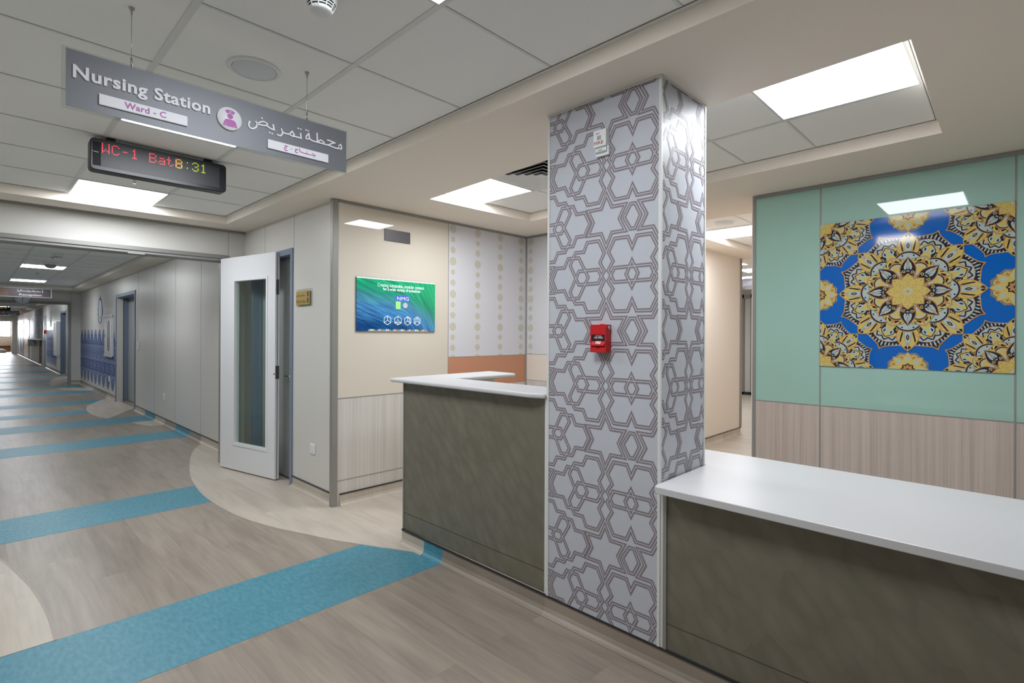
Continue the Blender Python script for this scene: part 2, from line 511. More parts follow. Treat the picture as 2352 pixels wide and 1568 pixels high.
fan(fl, [(2.05, 21.5), (1.72, 20.6), (1.53, 19.4), (1.43, 18.4), (1.42, 17.6)], (2.06, 19.5), 0.0012, wood_light)
fan(fl, [(1.43, 16.93), (1.52, 16.3), (1.72, 15.9), (2.02, 15.6)], (2.06, 16.5), 0.0012, wood_light)
ARC_L = [(XL, 5.4), (-0.4, 5.15), (-0.1, 4.85), (0.03, 4.65), (0.122, 4.39), (0.183, 4.059), (0.234, 3.702), (0.259, 3.356), (0.262, 3.062)]
fan(fl, ARC_L, (XL, 3.062), 0.0012, wood_light)
fan(fl, [(0.262, 2.468), (0.24, 2.2), (0.12, 1.75), (-0.1, 1.3), (-0.5, 1.0), (XL, 0.9)], (XL, 2.468), 0.0012, wood_light)
# weld bead round the near sweep
strip(fl, smooth_curve(ARC_L), 0.012, lambda u, v, h=0: (u, v, 0.0016), 0, mat('weld_line', rgb(168, 158, 148), 0.5))
structure('floor', fl)

# ceiling: soffit with recessed trays of square tiles
ce = MB()
def soffit_cells(x0, x1, y0, y1, holes):
    xs = sorted({x0, x1} | {h[0] for h in holes} | {h[1] for h in holes})
    ys = sorted({y0, y1} | {h[2] for h in holes} | {h[3] for h in holes})
    for i in range(len(xs) - 1):
        for j in range(len(ys) - 1):
            mx = (xs[i] + xs[i + 1]) / 2; my = (ys[j] + ys[j + 1]) / 2
            if any(h[0] < mx < h[1] and h[2] < my < h[3] for h in holes):
                continue
            ce.poly([(xs[i], ys[j], SOF), (xs[i], ys[j + 1], SOF), (xs[i + 1], ys[j + 1], SOF), (xs[i + 1], ys[j], SOF)], soffit)
def tray(quad, xs, ys, trim=True):
    """quad: four soffit corners counter-clockwise; xs/ys: grid lines of the tile field"""
    n = 4
    cx = sum(q[0] for q in quad) / 4; cy = sum(q[1] for q in quad) / 4
    for i in range(n):
        a = quad[i]; b = quad[(i + 1) % n]
        ce.poly([(a[0], a[1], SOF), (a[0], a[1], TIL), (b[0], b[1], TIL), (b[0], b[1], SOF)], soffit)
        # fine dark gap and edge angle where tiles meet the riser
        d = Vector((b[0] - a[0], b[1] - a[1])).normalized(); nr = Vector((-d.y, d.x))
        for (o0, o1, z, m) in ((0.0, 0.022, TIL - 0.003, grid_m), (0.022, 0.025, TIL - 0.0028, gap_m)):
            z -= 0.0003 * i
            ce.poly([(a[0] + nr.x * o0, a[1] + nr.y * o0, z), (a[0] + nr.x * o1, a[1] + nr.y * o1, z), (b[0] + nr.x * o1, b[1] + nr.y * o1, z), (b[0] + nr.x * o0, b[1] + nr.y * o0, z)], m)
    ce.poly([(q[0], q[1], TIL) for q in quad[::-1]], tile)
    x0 = min(q[0] for q in quad); x1 = max(q[0] for q in quad); y0 = min(q[1] for q in quad); y1 = max(q[1] for q in quad)
    qx0 = max(quad[0][0], quad[3][0]); qx1 = min(quad[1][0], quad[2][0])
    for x in xs:
        ce.poly([(x - 0.012, y0, TIL - 0.002), (x - 0.012, y1, TIL - 0.002), (x + 0.012, y1, TIL - 0.002), (x + 0.012, y0, TIL - 0.002)], grid_m)
    for y in ys:
        ce.poly([(qx0, y - 0.007, TIL - 0.0016), (qx0, y + 0.007, TIL - 0.0016), (qx1, y + 0.007, TIL - 0.0016), (qx1, y - 0.007, TIL - 0.0016)], grid_m)
        ce.poly([(qx0, y - 0.0075, TIL - 0.0018), (qx0, y - 0.0055, TIL - 0.0018), (qx1, y - 0.0055, TIL - 0.0018), (qx1, y - 0.0075, TIL - 0.0018)], mat('tile_edge', rgb(176, 177, 175), 0.8))
MX0, MX1 = -0.64, 1.722
MY1 = 5.55
holes = [(MX0, MX1, -4.5, MY1), (2.1, 3.9, 0.0, 3.6), (4.70, 7.2, 1.55, 2.50), (MX0, 1.745, 6.6, 16.95), (MX0, 1.745, 18.8, 45.0), (7.9, 11.4, 2.95, 6.4)]
soffit_cells(XL - 0.1, 14, -5, 53, holes)
XB = [-0.055, 0.532, 1.119]
tray([(MX0, -4.5), (MX1, -4.5), (MX1, MY1), (MX0, MY1)], XB, [MY1 - 0.0 - T * i for i in range(1, 17)])
# nursing station tray, edges a little out of square
NQ = [(2.335, 0.29), (3.522, 0.305), (3.645, 3.315), (2.505, 3.34)]
HQ = [(2.1, 0.0), (3.9, 0.0), (3.9, 3.6), (2.1, 3.6)]
for i in range(4):
    j = (i + 1) % 4
    ce.poly([(HQ[i][0], HQ[i][1], SOF), (NQ[i][0], NQ[i][1], SOF), (NQ[j][0], NQ[j][1], SOF), (HQ[j][0], HQ[j][1], SOF)], soffit)
tray(NQ, [], [0.897, 1.31, 2.13, 2.735])
for seg in ((2.953, 3.085), (3.545, 3.66)):
    a, b = seg
    ce.poly([(a - 0.012, 0.29, TIL - 0.002), (b - 0.012, 3.33, TIL - 0.002), (b + 0.012, 3.33, TIL - 0.002), (a + 0.012, 0.29, TIL - 0.002)], grid_m) if b < 3.2 else None
tray([(4.70, 1.55), (7.2, 1.55), (7.2, 2.50), (4.70, 2.50)], [4.92, 5.52, 6.13, 6.73], [1.955])
tray([(MX0, 6.6), (1.745, 6.6), (1.745, 16.95), (MX0, 16.95)], [-0.02, 0.56, 1.147], [16.95 - 0.592 * i for i in range(1, 18)])
tray([(MX0, 18.8), (1.745, 18.8), (1.745, 45.0), (MX0, 45.0)], [-0.02, 0.56, 1.147], [45 - 1.2 * i for i in range(1, 22)])
tray([(7.9, 2.95), (11.4, 2.95), (11.4, 6.4), (7.9, 6.4)], [8.5, 9.1, 9.7, 10.3, 10.9], [3.55, 4.15, 4.75, 5.35, 5.95])
# closing lid above the tiles
ce.poly([(XL - 0.1, -5, 2.6), (14, -5, 2.6), (14, 53, 2.6), (XL - 0.1, 53, 2.6)], gap_m)
structure('ceiling', ce)

# walls
w = MB()
w.box(XL - 0.12, XL, -5, 53, 0, 2.6, wall_grey)
structure('wall_left', w)
w = MB(); w.box(XL - 0.12, 14, -5.1, -5, 0, 2.6, wall_grey); structure('wall_behind', w)

w = MB()        # grey panelled wall beside the utility door
for a, b, z0, z1 in ((3.90, 4.70, 0, 2.6), (4.70, 5.62, 2.10, 2.6), (5.62, 5.87, 0, 2.6)):
    w.box(XW, XW + 0.10, a, b, z0, z1, wall_grey)
for y in (4.66,):
    w.box(XW - 0.001, XW, y - 0.0025, y + 0.0025, 2.13, SOF, joint_m)
w.box(XW - 0.001, XW, 5.32, 5.325, 2.13, SOF, joint_m)
structure('wall_utility', w)
w = MB(); w.box(1.965, 2.012, 3.867, 3.912, 0.0, SOF - 0.002, alu); structure('trim_1', w, bevel=0.003)
# dark room behind the utility door and the corridor doors
w = MB()
for a, b in ((4.70, 5.62), (11.15, 12.9)):
    w.box(2.75, 2.8, a - 0.3, b + 0.3, 0, 2.6, wall_grey)
    w.box(2.1, 2.8, a - 0.35, a - 0.3, 0, 2.6, wall_grey)
    w.box(2.1, 2.8, b + 0.3, b + 0.35, 0, 2.6, wall_grey)
structure('wall_service_rooms', w)

w = MB()        # header over the corridor opening
HY = 5.87
w.box(XL, 1.84, HY, HY + 0.2, 2.15, 2.6, wall_grey)
w.box(1.84, XW, HY, HY + 0.2, 0, 2.6, wall_grey)
w.box(XL, -0.75, HY, HY + 0.2, 0, 2.15, wall_grey)
w.box(1.838, 1.842, HY - 0.001, HY, 2.15, SOF, alu_dark)
structure('wall_header', w)
w = MB()
w.box(-0.75, 1.84, HY - 0.012, HY + 0.212, 2.122, 2.158, alu)
w.box(-0.75, 1.84, HY + 0.0, HY + 0.20, 2.098, 2.122, alu_dark)
w.box(1.815, 1.84, HY - 0.006, HY + 0.206, 0, 2.122, alu)
w.box(0.99, 1.12, HY - 0.02, HY + 0.02, 2.086, 2.098, alu_dark)
structure('trim_2', w)
w = MB(); w.box(XL, XW, HY - 0.014, HY, SOF - 0.022, SOF - 0.002, alu_dark)
structure('trim_3', w)

w = MB()        # long corridor wall with the mural
for a, b, z0, z1 in ((6.07, 11.20, 0, 2.6), (11.20, 12.85, 2.08, 2.6), (12.85, 18.0, 0, 2.6)):
    w.box(XW, XW + 0.10, a, b, z0, z1, wall_grey)
for y in (6.67, 7.376, 8.563, 9.774, 10.94):
    w.box(XW - 0.001, XW, y - 0.003, y + 0.003, 0.1, SOF, joint_m)
structure('wall_corridor', w)

w = MB()        # second header
w.box(XL, 1.80, 17.85, 18.05, 2.14, 2.6, wall_grey)
w.box(1.80, XW, 17.85, 18.05, 0, 2.6, wall_grey)
w.box(XL, -0.75, 17.85, 18.05, 0, 2.14, wall_grey)
w.box(1.798, 1.804, 17.848, 17.85, 2.14, SOF, joint_m)
structure('wall_second_header', w)
w = MB()
w.box(-0.75, 1.80, 17.83, 18.07, 2.09, 2.145, alu_dark); w.box(1.755, 1.80, 17.83, 18.07, 0, 2.09, alu_dark)
structure('trim_4', w)

w = MB()        # far stretch of corridor wall
w.box(XW, XW + 0.1, 18.0, 20.9, 0, 2.6, wall_grey); w.box(XW, XW + 0.1, 20.9, 22.2, 2.0, 2.6, wall_grey)
w.box(XW, XW + 0.1, 22.2, 28.2, 0, 2.6, wall_grey)
w.box(XW + 0.0, XW + 0.1, 28.2, 36.0, 0, 2.6, wall_grey); w.box(XW, XW + 0.1, 36.0, 39.4, 0, 2.6, mat('tan_wall_panel', rgb(206, 172, 150), 0.3))
w.box(XW, XW + 0.1, 39.4, 52, 0, 2.6, wall_grey)
structure('wall_far_corridor', w)
w = MB()
w.box(XL, 1.77, 46.0, 46.2, 2.06, 2.6, wall_grey); w.box(1.77, XW, 46.0, 46.2, 0, 2.6, wall_grey)
structure('wall_third_header', w)
w = MB()
wy = 52.0
w.box(XL, 2.1, wy, wy + 0.15, 0, 1.05, beige_wall); w.box(XL, 2.1, wy, wy + 0.15, 2.16, 2.6, beige_wall)
w.box(XL, -0.4, wy, wy + 0.15, 1.05, 2.16, beige_wall); w.box(1.96, 2.1, wy, wy + 0.15, 1.05, 2.16, beige_wall)
structure('wall_end', w)
w = MB()
for x in (-0.4, 0.42, 1.45, 1.92):
    w.box(x, x + 0.04, wy - 0.03, wy + 0.05, 1.05, 2.16, white_trim)
for z in (1.05, 1.35, 2.12):
    w.box(-0.4, 1.96, wy - 0.02, wy + 0.05, z, z + 0.03, white_trim)
win = structure('window_1', w)
w = MB(); w.box(-0.4, 1.96, wy + 0.02, wy + 0.03, 1.05, 2.16, thin_glass('window_glass', (1, 1, 1, 1), 1.2))
structure('pane', w, parent=win)

# nursing station back walls
CY = 3.872; CX = 4.2
w = MB()
w.box(2.013, 3.12, CY, CY + 0.10, 0.85, 2.6, cream)
w.box(2.013, CX, CY + 0.001, CY + 0.10, 0, 0.85, wains_light)
w.box(3.12, CX, CY, CY + 0.10, 0.85, 1.144, orange)
w.box(3.12, CX + 0.1, CY, CY + 0.10, 1.144, 2.6, white_panel)
w.box(2.0, 3.12, CY - 0.0015, CY, 0.846, 0.852, joint_m)
w.box(2.0, CX, CY - 0.0012, CY + 0.001, 0.196, 0.201, joint_m)
w.box(3.117, 3.123, CY - 0.0015, CY, 0.85, SOF, alu_dark)
w.box(3.12, CX, CY - 0.0015, CY, 1.142, 1.146, joint_m)
mp = on_y(CY)
def dot_column(mb, u, mp, ztop=2.358):
    sizes = [0.040, 0.0265, 0.0315]
    z = ztop; i = 0
    steps = [0.101, 0.0995, 0.108]
    mb_h = 0.0006
    strip(mb, [(u, 1.146), (u, 2.39)], 0.0015, mp, 0.0004, dot_m)
    while z > 1.12:
        disc(mb, u, z, sizes[i % 3], mp, mb_h, dot_m, 28, (-50, 1.146, 50, 2.395))
        z -= steps[i % 3]; i += 1
for u in (3.175, 3.491, 3.803, 4.117):
    dot_column(w, u, mp)
structure('wall_back', w)
w = MB()
for y0, y1 in ((2.92, CY + 0.1),):
    w.box(CX, CX + 0.1, y0, y1, 0, 0.872, wains_light); w.box(CX, CX + 0.1, y0, y1, 0.872, 1.15, beige_wall); w.box(CX, CX + 0.1, y0, y1, 1.15, 2.6, white_panel)
    w.box(CX - 0.0015, CX, y0, y1, 1.148, 1.152, joint_m); w.box(CX - 0.0015, CX, y0, y1, 0.870, 0.874, joint_m)
mx = on_x(CX, 0, 0)
for yy in (3.807, 3.49, 3.18):
    dot_column(w, -yy, mx)
structure('wall_dotted', w)
w = MB()
w.box(2.014, CX, CY - 0.009, CY, 2.398, SOF - 0.002, alu_dark); w.box(CX - 0.009, CX, 2.92, CY - 0.009, 2.398, SOF - 0.002, alu_dark)
w.box(CX - 0.012, CX, CY - 0.012, CY, 0.09, 2.397, alu_dark)
structure('trim_5', w)

# mint glass wall
GX = 4.15; GY = 1.455
w = MB()
w.box(GX, GX + 0.12, -5, GY, 0.872, 2.6, green)
w.box(GX + 0.0005, GX + 0.12, -5, GY, 0, 0.872, wains_brown)
w.box(GX - 0.0015, GX, -5, GY, 0.869, 0.875, alu_dark)
for y in (1.02, 0.031, -0.96, -1.95):
    w.box(GX - 0.002, GX, y - 0.0045, y + 0.0045, 0.1, 2.394, alu_dark)
w.box(GX + 0.12, GX + 0.20, -5, GY + 0.02, 0, 2.6, beige_wall)
w.box(GX + 0.0, GX + 0.10, GY + 0.022, GY + 0.03, 0, 2.6, beige_wall)
structure('wall_mint', w)
w = MB()
w.box(GX - 0.010, GX, -5, GY, 2.394, SOF - 0.002, alu_dark); w.box(GX - 0.004, GX + 0.02, GY, GY + 0.022, 0, SOF - 0.002, alu)
structure('trim_6', w)

# passage beyond the station
w = MB(); w.box(CX, 7.42, 2.80, 2.92, 0, 2.6, beige_wall); w.box(7.32, 7.42, 2.92, 7.0, 0, 2.6, beige_wall)
structure('wall_passage', w)
w = MB(); w.box(7.385, 7.43, 2.785, 2.815, 0.09, SOF - 0.003, alu); structure('trim_7', w)
w = MB(); w.box(4.35, 14, 1.40, 1.475, 0, 2.6, beige_wall); w.box(12.5, 12.6, 1.4, 7.0, 0, 2.6, wall_grey); w.box(7.3, 12.6, 7.0, 7.1, 0, 2.6, wall_grey)
structure('wall_cross_passage', w)

# baseboards: coved skirting in the floor material under a dark cap
def skirting(mb, a, b, nrm, m, cap=True):
    """from a to b in plan, nrm pointing into the room"""
    prof = [(0.004, 0.086), (0.004, 0.034), (0.010, 0.016), (0.020, 0.006), (0.034, 0.0015)]
    ps = [[(q[0] + nrm[0] * o, q[1] + nrm[1] * o, z) for (o, z) in prof] for q in (a, b)]
    d = (b[0] - a[0]) * nrm[1] - (b[1] - a[1]) * nrm[0]
    for i in range(len(prof) - 1):
        f = [ps[0][i], ps[1][i], ps[1][i + 1], ps[0][i + 1]]
        mb.add(f if d < 0 else f[::-1], [(0, 1, 2, 3)], m, True)
    if cap:
        mb.box(min(a[0], b[0], a[0] + nrm[0] * 0.008, b[0] + nrm[0] * 0.008), max(a[0], b[0], a[0] + nrm[0] * 0.008, b[0] + nrm[0] * 0.008),
               min(a[1], b[1], a[1] + nrm[1] * 0.008, b[1] + nrm[1] * 0.008), max(a[1], b[1], a[1] + nrm[1] * 0.008, b[1] + nrm[1] * 0.008), 0.086, 0.095, black_strip)
s = MB()
grey_cap = black_strip
for a, b, m in ((3.93, 4.68, wood_light), (5.64, 5.86, wood_light)):
    skirting(s, (XW, a), (XW, b), (-1, 0), m)
structure('baseboard_utility', s)
s = MB()
for a, b, m in ((6.08, 7.34, wood_light), (7.34, 7.86, wood), (7.86, 8.5, blue), (8.5, 9.1, wood), (9.1, 9.68, wood_light), (9.68, 10.36, blue), (10.36, 11.15, wood_light), (12.95, 13.9, wood_light), (13.9, 15.6, wood), (15.6, 17.84, wood_light), (18.1, 20.8, wood_light), (22.3, 27, wood), (28.9, 45.9, wood)):
    skirting(s, (XW, a), (XW, b), (-1, 0), m)
skirting(s, (1.805, 17.85), (XW, 17.85), (0, -1), wood_light)
structure('baseboard_corridor', s)
s = MB()
skirting(s, (2.03, CY), (CX, CY), (0, -1), wood_light); skirting(s, (CX, 2.93), (CX, CY), (-1, 0), wood_light)
skirting(s, (CX, 2.80), (7.42, 2.80), (0, -1), wood_light); skirting(s, (7.42, 2.80), (7.42, 7.0), (1, 0), wood_light)
structure('baseboard_station', s)
KX = 1.957
s = MB()
for a, b, m in ((-1.7, 1.0, wood), (1.0, 2.468, wood), (2.468, 2.65, blue), (2.65, 2.888, wood_light)):
    skirting(s, (KX, a), (KX, b), (-1, 0), m)
skirting(s, (KX, 2.888), (2.72, 2.888), (0, 1), wood_light)
structure('baseboard_counters', s)

# ------------------------------------------------------------------ patterned column
PZ = 0.487; HC = 1.621; HALF = PZ / 2
def fold(pts, v0):          # mirror image across the level v0
    return [(p[0], 2 * v0 - p[1]) for p in pts]
VS = -.2435
_z1 = [(.168, 0), (.135, -.062), (.150, -.092), (.166, -.118), (.213, -.1175), (.232, -.158), (.295, -.158), (.3245, -.101), (.302, -.061), (.325, -.022), (.310, 0)]
_z2 = [(.293, .031), (.186, .031)]
_d = [(.238, 0), (.185, -.093), (.123, -.0945), (.101, -.054), (.054, -.056), (.027, 0)]
_r = [(.3605, 0), (.345, -.0235), (.371, -.061), (.347, -.102), (.378, -.1585), (.4445, -.1585), (.466, -.1125), (.488, -.158), (.555, -.158), (.585, -.101), (.560, -.061), (.584, -.019), (.568, 0)]
_rx = [(.5535, .031), (.377, .031)]
_rh = [(.437, 0), (.465, -.055), (.494, 0)]
_ep = [(-.02, -.088), (.039, -.088), (.060, -.128), (.105, -.1275), (.1345, -.181), (.097, VS), (.082, -.2675), (-.02, -.2675)]
_e2 = [(.036, VS), (.051, -.219), (.085, -.151), (.151, -.151), (.1705, -.1905), (.217, -.1905), (.2455, VS)]
_st = [(.265, VS), (.236, -.188), (.308, -.188), (.335, -.129), (.3635, -.187), (.432, -.187), (.402, VS)]
_dm = [(.425, VS), (.457, -.191), (.479, -.191), (.506, VS)]
_rs = [(.62, -.08), (.564, -.186), (.501, -.1855), (.533, VS)]
STRAPS = []                 # (points, closed)
for q in (1, -1):
    f_ = (lambda P: P) if q == 1 else (lambda P: fold(P, 0))
    STRAPS += [(f_(_z1 + _z2), True), (f_(_r + _rx), True), (f_(_ep), False), (f_([(-.02, -.061), (.033, -.060), (.0, .003)]), False)]
for P in (_d, _rh):
    STRAPS.append((P + fold(P, 0)[::-1][1:-1], True))
for P in (_e2, _st, _dm):
    STRAPS.append((P + fold(P, VS)[::-1][1:-1], True))
STRAPS.append((_rs + fold(_rs, VS)[::-1][1:], False))
def strapwork(mb, mp, rect, du=0.0, wd=0.0174, wl=0.0034, hc=HC, scale=1.0, h0=0.0, hs=1.0, ml=None, mbk=None):
    n0 = math.floor((rect[1] - hc) / (PZ * scale)) - 1; n1 = math.ceil((rect[3] - hc) / (PZ * scale)) + 1
    for layer, (wid, h, m) in enumerate(((wd, 0.0005, ml or pat_line), (wl, 0.0009, mbk or pat_bg))):
        for n in range(n0, n1 + 1):
            for li, (s_, cl) in enumerate(STRAPS):
                pts = [(p[0] * scale + du, hc + (n * PZ + p[1]) * scale) for p in s_]
                if max(p[1] for p in pts) < rect[1] or min(p[1] for p in pts) > rect[3]:
                    continue
                strip(mb, pts, wid, mp, h0 + hs * (h + 0.000008 * (li + 15 * (n % 2))), m, rect, closed=cl)
c = MB()
PX0, PX1, PY0, PY1 = 1.952, 2.365, 1.057, 1.655
c.box(PX0, PX1, PY0, PY1, 0.0945, SOF, pat_bg)
c.box(PX0 + 0.008, PX1 - 0.008, PY0 + 0.008, PY1 - 0.008, 0.0, 0.0945, pat_bg)
strapwork(c, on_x(PX0, PY1, 0), (0.004, 0.095, PY1 - PY0 - 0.004, SOF))
strapwork(c, on_y(PY0, PX0 - 0.08, 0), (0.084, 0.60, 0.08 + PX1 - PX0 - 0.004, SOF), hc=HC + 0.006)
column = structure('column', c)
w = MB()
for (x, y) in ((PX0, PY0), (PX0, PY1), (PX1, PY0), (PX1, PY1)):
    sx = -1 if x == PX0 else 1; sy = -1 if y == PY0 else 1
    x0, x1 = sorted((x + sx * 0.003, x - sx * 0.009)); y0, y1 = sorted((y + sy * 0.003, y - sy * 0.009))
    w.box(x0, x1, y0, y1, 0.095, SOF - 0.001, white_trim)
w.box(PX0 - 0.004, PX1 + 0.004, PY0 - 0.004, PY1 + 0.004, SOF - 0.008, SOF - 0.001, white_trim)
structure('edge_trim', w, parent=column)

# ------------------------------------------------------------------ counters
tc_ = thing('reception_counter', 'tall olive fronted nurses counter with white L-shaped top beyond the patterned column', 'counter', (1.96, 2.3, 0))
m_ = MB(); m_.box(1.964, 2.03, 1.658, 2.888, 0.095, 1.047, feather); m_.box(1.9635, 1.9645, 1.66, 2.888, 0.199, 0.203, mat('panel_groove', rgb(74, 73, 66), 0.6))
obj('front_panel', m_, tc_)
m_ = MB(); m_.box(2.03, 2.72, 2.82, 2.886, 0.095, 1.047, beige_wall); m_.box(2.03, 2.038, 1.66, 2.82, 0.095, 1.047, beige_wall); 
obj('inner_panel', m_, tc_)
m_ = MB(); m_.box(1.960, 1.972, 2.884, 2.894, 0.095, 1.047, alu_dark)
obj('edge_trim', m_, tc_)
m_ = MB(); m_.box(1.957, 1.966, 1.660, 1.676, 0.095, 1.047, white_trim); obj('edge_trim', m_, tc_)
m_ = MB()
out = [(1.935, 1.662), (2.225, 1.662), (2.225, 2.685), (2.80, 2.69), (2.83, 2.715), (2.84, 2.76), (2.855, 3.0), (2.85, 3.02), (1.925, 2.985), (1.908, 2.965), (1.908, 1.74)]
m_.prism([(p[0], p[1], 1.0475) for p in out], (0, 0, 0.0235), white_solid)
obj('countertop', m_, tc_, bevel=0.009, seg=3)

lc = thing('nurse_desk', 'low olive fronted desk with wide white top in front of the mint glass wall', 'desk', (1.96, 0.0, 0))
m_ = MB(); m_.box(1.957, 2.02, -1.7, 1.036, 0.095, 0.733, feather); m_.box(1.9565, 1.9575, -1.7, 1.03, 0.196, 0.200, MATS['panel_groove']); m_.box(2.02, 2.60, 0.98, 1.036, 0.095, 0.733, feather)
m_.box(2.02, 2.60, -1.7, -1.66, 0.095, 0.733, feather)
obj('front_panel', m_, lc)
m_ = MB(); m_.box(1.950, 1.960, 1.026, 1.040, 0.095, 0.733, alu); obj('edge_trim', m_, lc)
m_ = MB(); m_.box(1.953, 1.962, 1.042, 1.053, 0.095, 0.733, white_trim)
obj('edge_trim', m_, lc)
m_ = MB()
out = [(1.884, -1.72), (2.69, -1.72), (2.69, 1.40), (2.372, 1.40), (2.372, 1.050), (1.905, 1.050), (1.884, 1.042)]
m_.prism([(p[0], p[1], 0.7335) for p in out], (0, 0, 0.0285), white_solid)
obj('desktop', m_, lc, bevel=0.003)

# ------------------------------------------------------------------ ceiling lights
def ceiling_light(name_label, cx, cy, sx=0.56, sy=0.56, group=None, z=TIL):
    t = thing('ceiling_light', name_label, 'ceiling light', (cx, cy, z), group)
    d = MB(); d.poly([(cx - sx / 2, cy - sy / 2, z - 0.004), (cx - sx / 2, cy + sy / 2, z - 0.004), (cx + sx / 2, cy + sy / 2, z - 0.004), (cx + sx / 2, cy - sy / 2, z - 0.004)], diff_m)
    obj('diffuser', d, t)
    f = MB(); e = 0.012; zz = z - 0.006
    for x0, x1, y0, y1 in ((-sx / 2 - e, -sx / 2, -sy / 2 - e, sy / 2 + e), (sx / 2, sx / 2 + e, -sy / 2 - e, sy / 2 + e), (-sx / 2, sx / 2, -sy / 2 - e, -sy / 2), (-sx / 2, sx / 2, sy / 2, sy / 2 + e)):
        f.box(cx + x0, cx + x1, cy + y0, cy + y1, zz, z - 0.001, white_trim)
    obj('frame', f, t)
    return t
L0 = ceiling_light('square ceiling light whose near half is hidden by the nursing station sign', 0.826, 3.14)
lx = 0.826
dup(L0, (lx, 5.256, TIL), 'square ceiling light at the end of the main recess, below the red lettered LED board')
dup(L0, (lx, 1.15, TIL), 'square ceiling light cut off by the top edge of the photo, near the smoke detector')
OUT = 'square white ceiling light outside the picture'
dup(L0, (lx, -2.9, TIL), OUT, 'ceiling lights outside the picture')
dup(L0, (2.775, 3.045, TIL), 'square ceiling light in the nurses recess beside the square air diffuser')
dup(L0, (2.66, 0.615, TIL), 'large bright square ceiling light above the low white desk')
dup(L0, (5.83, 2.225, TIL), 'ceiling light in the passage beside the green wall, past the round white speaker')
dup(L0, (0.855, 12.1, TIL), 'corridor ceiling light just behind the dome camera')
dup(L0, (0.855, 15.57, TIL), 'corridor ceiling light just in front of the reception sign')
dup(L0, (0.855, 8.2, TIL), OUT, 'ceiling lights outside the picture')
for y, lab in ((21.5, 'ceiling light strip just past the wall clock, first in the far corridor'), (26.5, 'second ceiling light of the far corridor, above the small green lettered LED board'), (32.5, 'far corridor ceiling light behind the distant nursing station sign'), (38.5, 'ceiling light deep in the far corridor'), (43.5, 'last ceiling light before the bright end window')):
    dup(L0, (0.875, y, TIL), lab)
for x, y, lab in ((8.3, 3.25, 'first ceiling light seen high in the gap past the passage wall'), (9.4, 3.25, 'second ceiling light in the gap past the passage wall'), (10.6, 3.85, 'ceiling light behind the plastic wrapped bundle')):
    dup(L0, (x, y, TIL), lab)

# ------------------------------------------------------------------ hanging nursing station sign
SY = 2.223
sg = thing('hanging_sign', 'grey Nursing Station sign hung on wires from the near ceiling', 'sign', (0.7, SY, 2.19))
mp = on_y(SY - 0.003)
b = MB(); b.box(0.198, 1.196, SY - 0.002, SY + 0.006, 2.088, 2.288, acrylic); obj('acrylic_panel', b, sg)
b = MB(); b.box(0.209, 1.189, SY - 0.0045, SY - 0.0025, 2.095, 2.281, sign_grey); obj('sign_face', b, sg)
mp = on_y(SY - 0.0047)
b = MB(); text(b, 'Nursing Station', (0.226, 2.1765, 0.628, 2.233), mp, 0, sign_white, bold=0.027, extrude=0.005, space=1.07)
o_ = obj('lettering', b, sg); o_['label'] = 'raised white Nursing Station letters'
AR = [([(0.772, 2.208), (0.768, 2.198), (0.767, 2.188), (0.773, 2.180), (0.784, 2.180), (0.796, 2.190), (0.8, 2.205), (0.793, 2.213)], .0062),
 ([(0.8, 2.204), (0.811, 2.215), (0.825, 2.221), (0.838, 2.217), (0.839, 2.209), (0.825, 2.205), (0.801, 2.203)], .0058),
 ([(0.837, 2.206), (0.852, 2.2005), (0.866, 2.199), (0.862, 2.221)], .0068),
 ([(0.895, 2.213), (0.9, 2.2), (0.899, 2.189), (0.891, 2.181), (0.877, 2.183)], .0060),
 ([(0.899, 2.202), (0.905, 2.197), (0.929, 2.197)], .0062),
 ([(0.929, 2.199), (0.941, 2.213), (0.949, 2.203), (0.944, 2.193), (0.93, 2.197)], .0062),
 ([(0.944, 2.195), (0.979, 2.195), (0.976, 2.217)], .0066),
 ([(1.012, 2.224), (1.001, 2.209), (1.001, 2.199), (1.013, 2.200)], .0058),
 ([(1.012, 2.227), (1.016, 2.202), (1.029, 2.197), (1.104, 2.197)], .0064),
 ([(1.049, 2.238), (1.051, 2.199)], .0068),
 ([(1.051, 2.198), (1.066, 2.211), (1.081, 2.206), (1.078, 2.197)], .0058),
 ([(1.096, 2.219), (1.113, 2.218), (1.135, 2.215)], .0064),
 ([(1.135, 2.216), (1.116, 2.208), (1.1, 2.196)], .0058),
 ([(1.104, 2.197), (1.134, 2.193), (1.151, 2.194)], .0064),
 ([(1.15, 2.207), (1.161, 2.215), (1.166, 2.203), (1.161, 2.194), (1.148, 2.201)], .0060)]
b = MB()
for q, (pts, wd) in enumerate(AR):
    strip(b, pts, wd, mp, 0.003 + 0.00003 * q, sign_white)
for (u, v) in [(0.817, 2.232), (0.848, 2.182), (0.858, 2.181), (0.966, 2.233), (0.977, 2.233), (1.001, 2.236), (1.010, 2.235)]:
    flat(b, [(u - .0045, v), (u, v - .0045), (u + .0045, v), (u, v + .0045)], mp, 0.0032, sign_white)
o_ = obj('arabic_lettering', b, sg); o_['label'] = 'raised white Arabic letters'
def name_plate(u0, v0, u1, v1, lab):
    b = MB(); b.box(u0, u1, SY - 0.012, SY - 0.0045, v0, v1, sign_white)
    p = obj('name_plate', b, sg, bevel=0.002); p['label'] = lab
    return p
p1 = name_plate(0.293, 2.122, 0.553, 2.159, 'white Ward - C plate')
mp2 = on_y(SY - 0.0124)
b = MB(); text(b, 'Ward - C', (0.362, 2.1305, 0.485, 2.1525), mp2, 0, magenta, bold=0.026, space=1.05); obj('lettering', b, p1)
p2 = name_plate(0.840, 2.117, 1.101, 2.154, 'white plate with magenta Arabic letters')
b = MB()
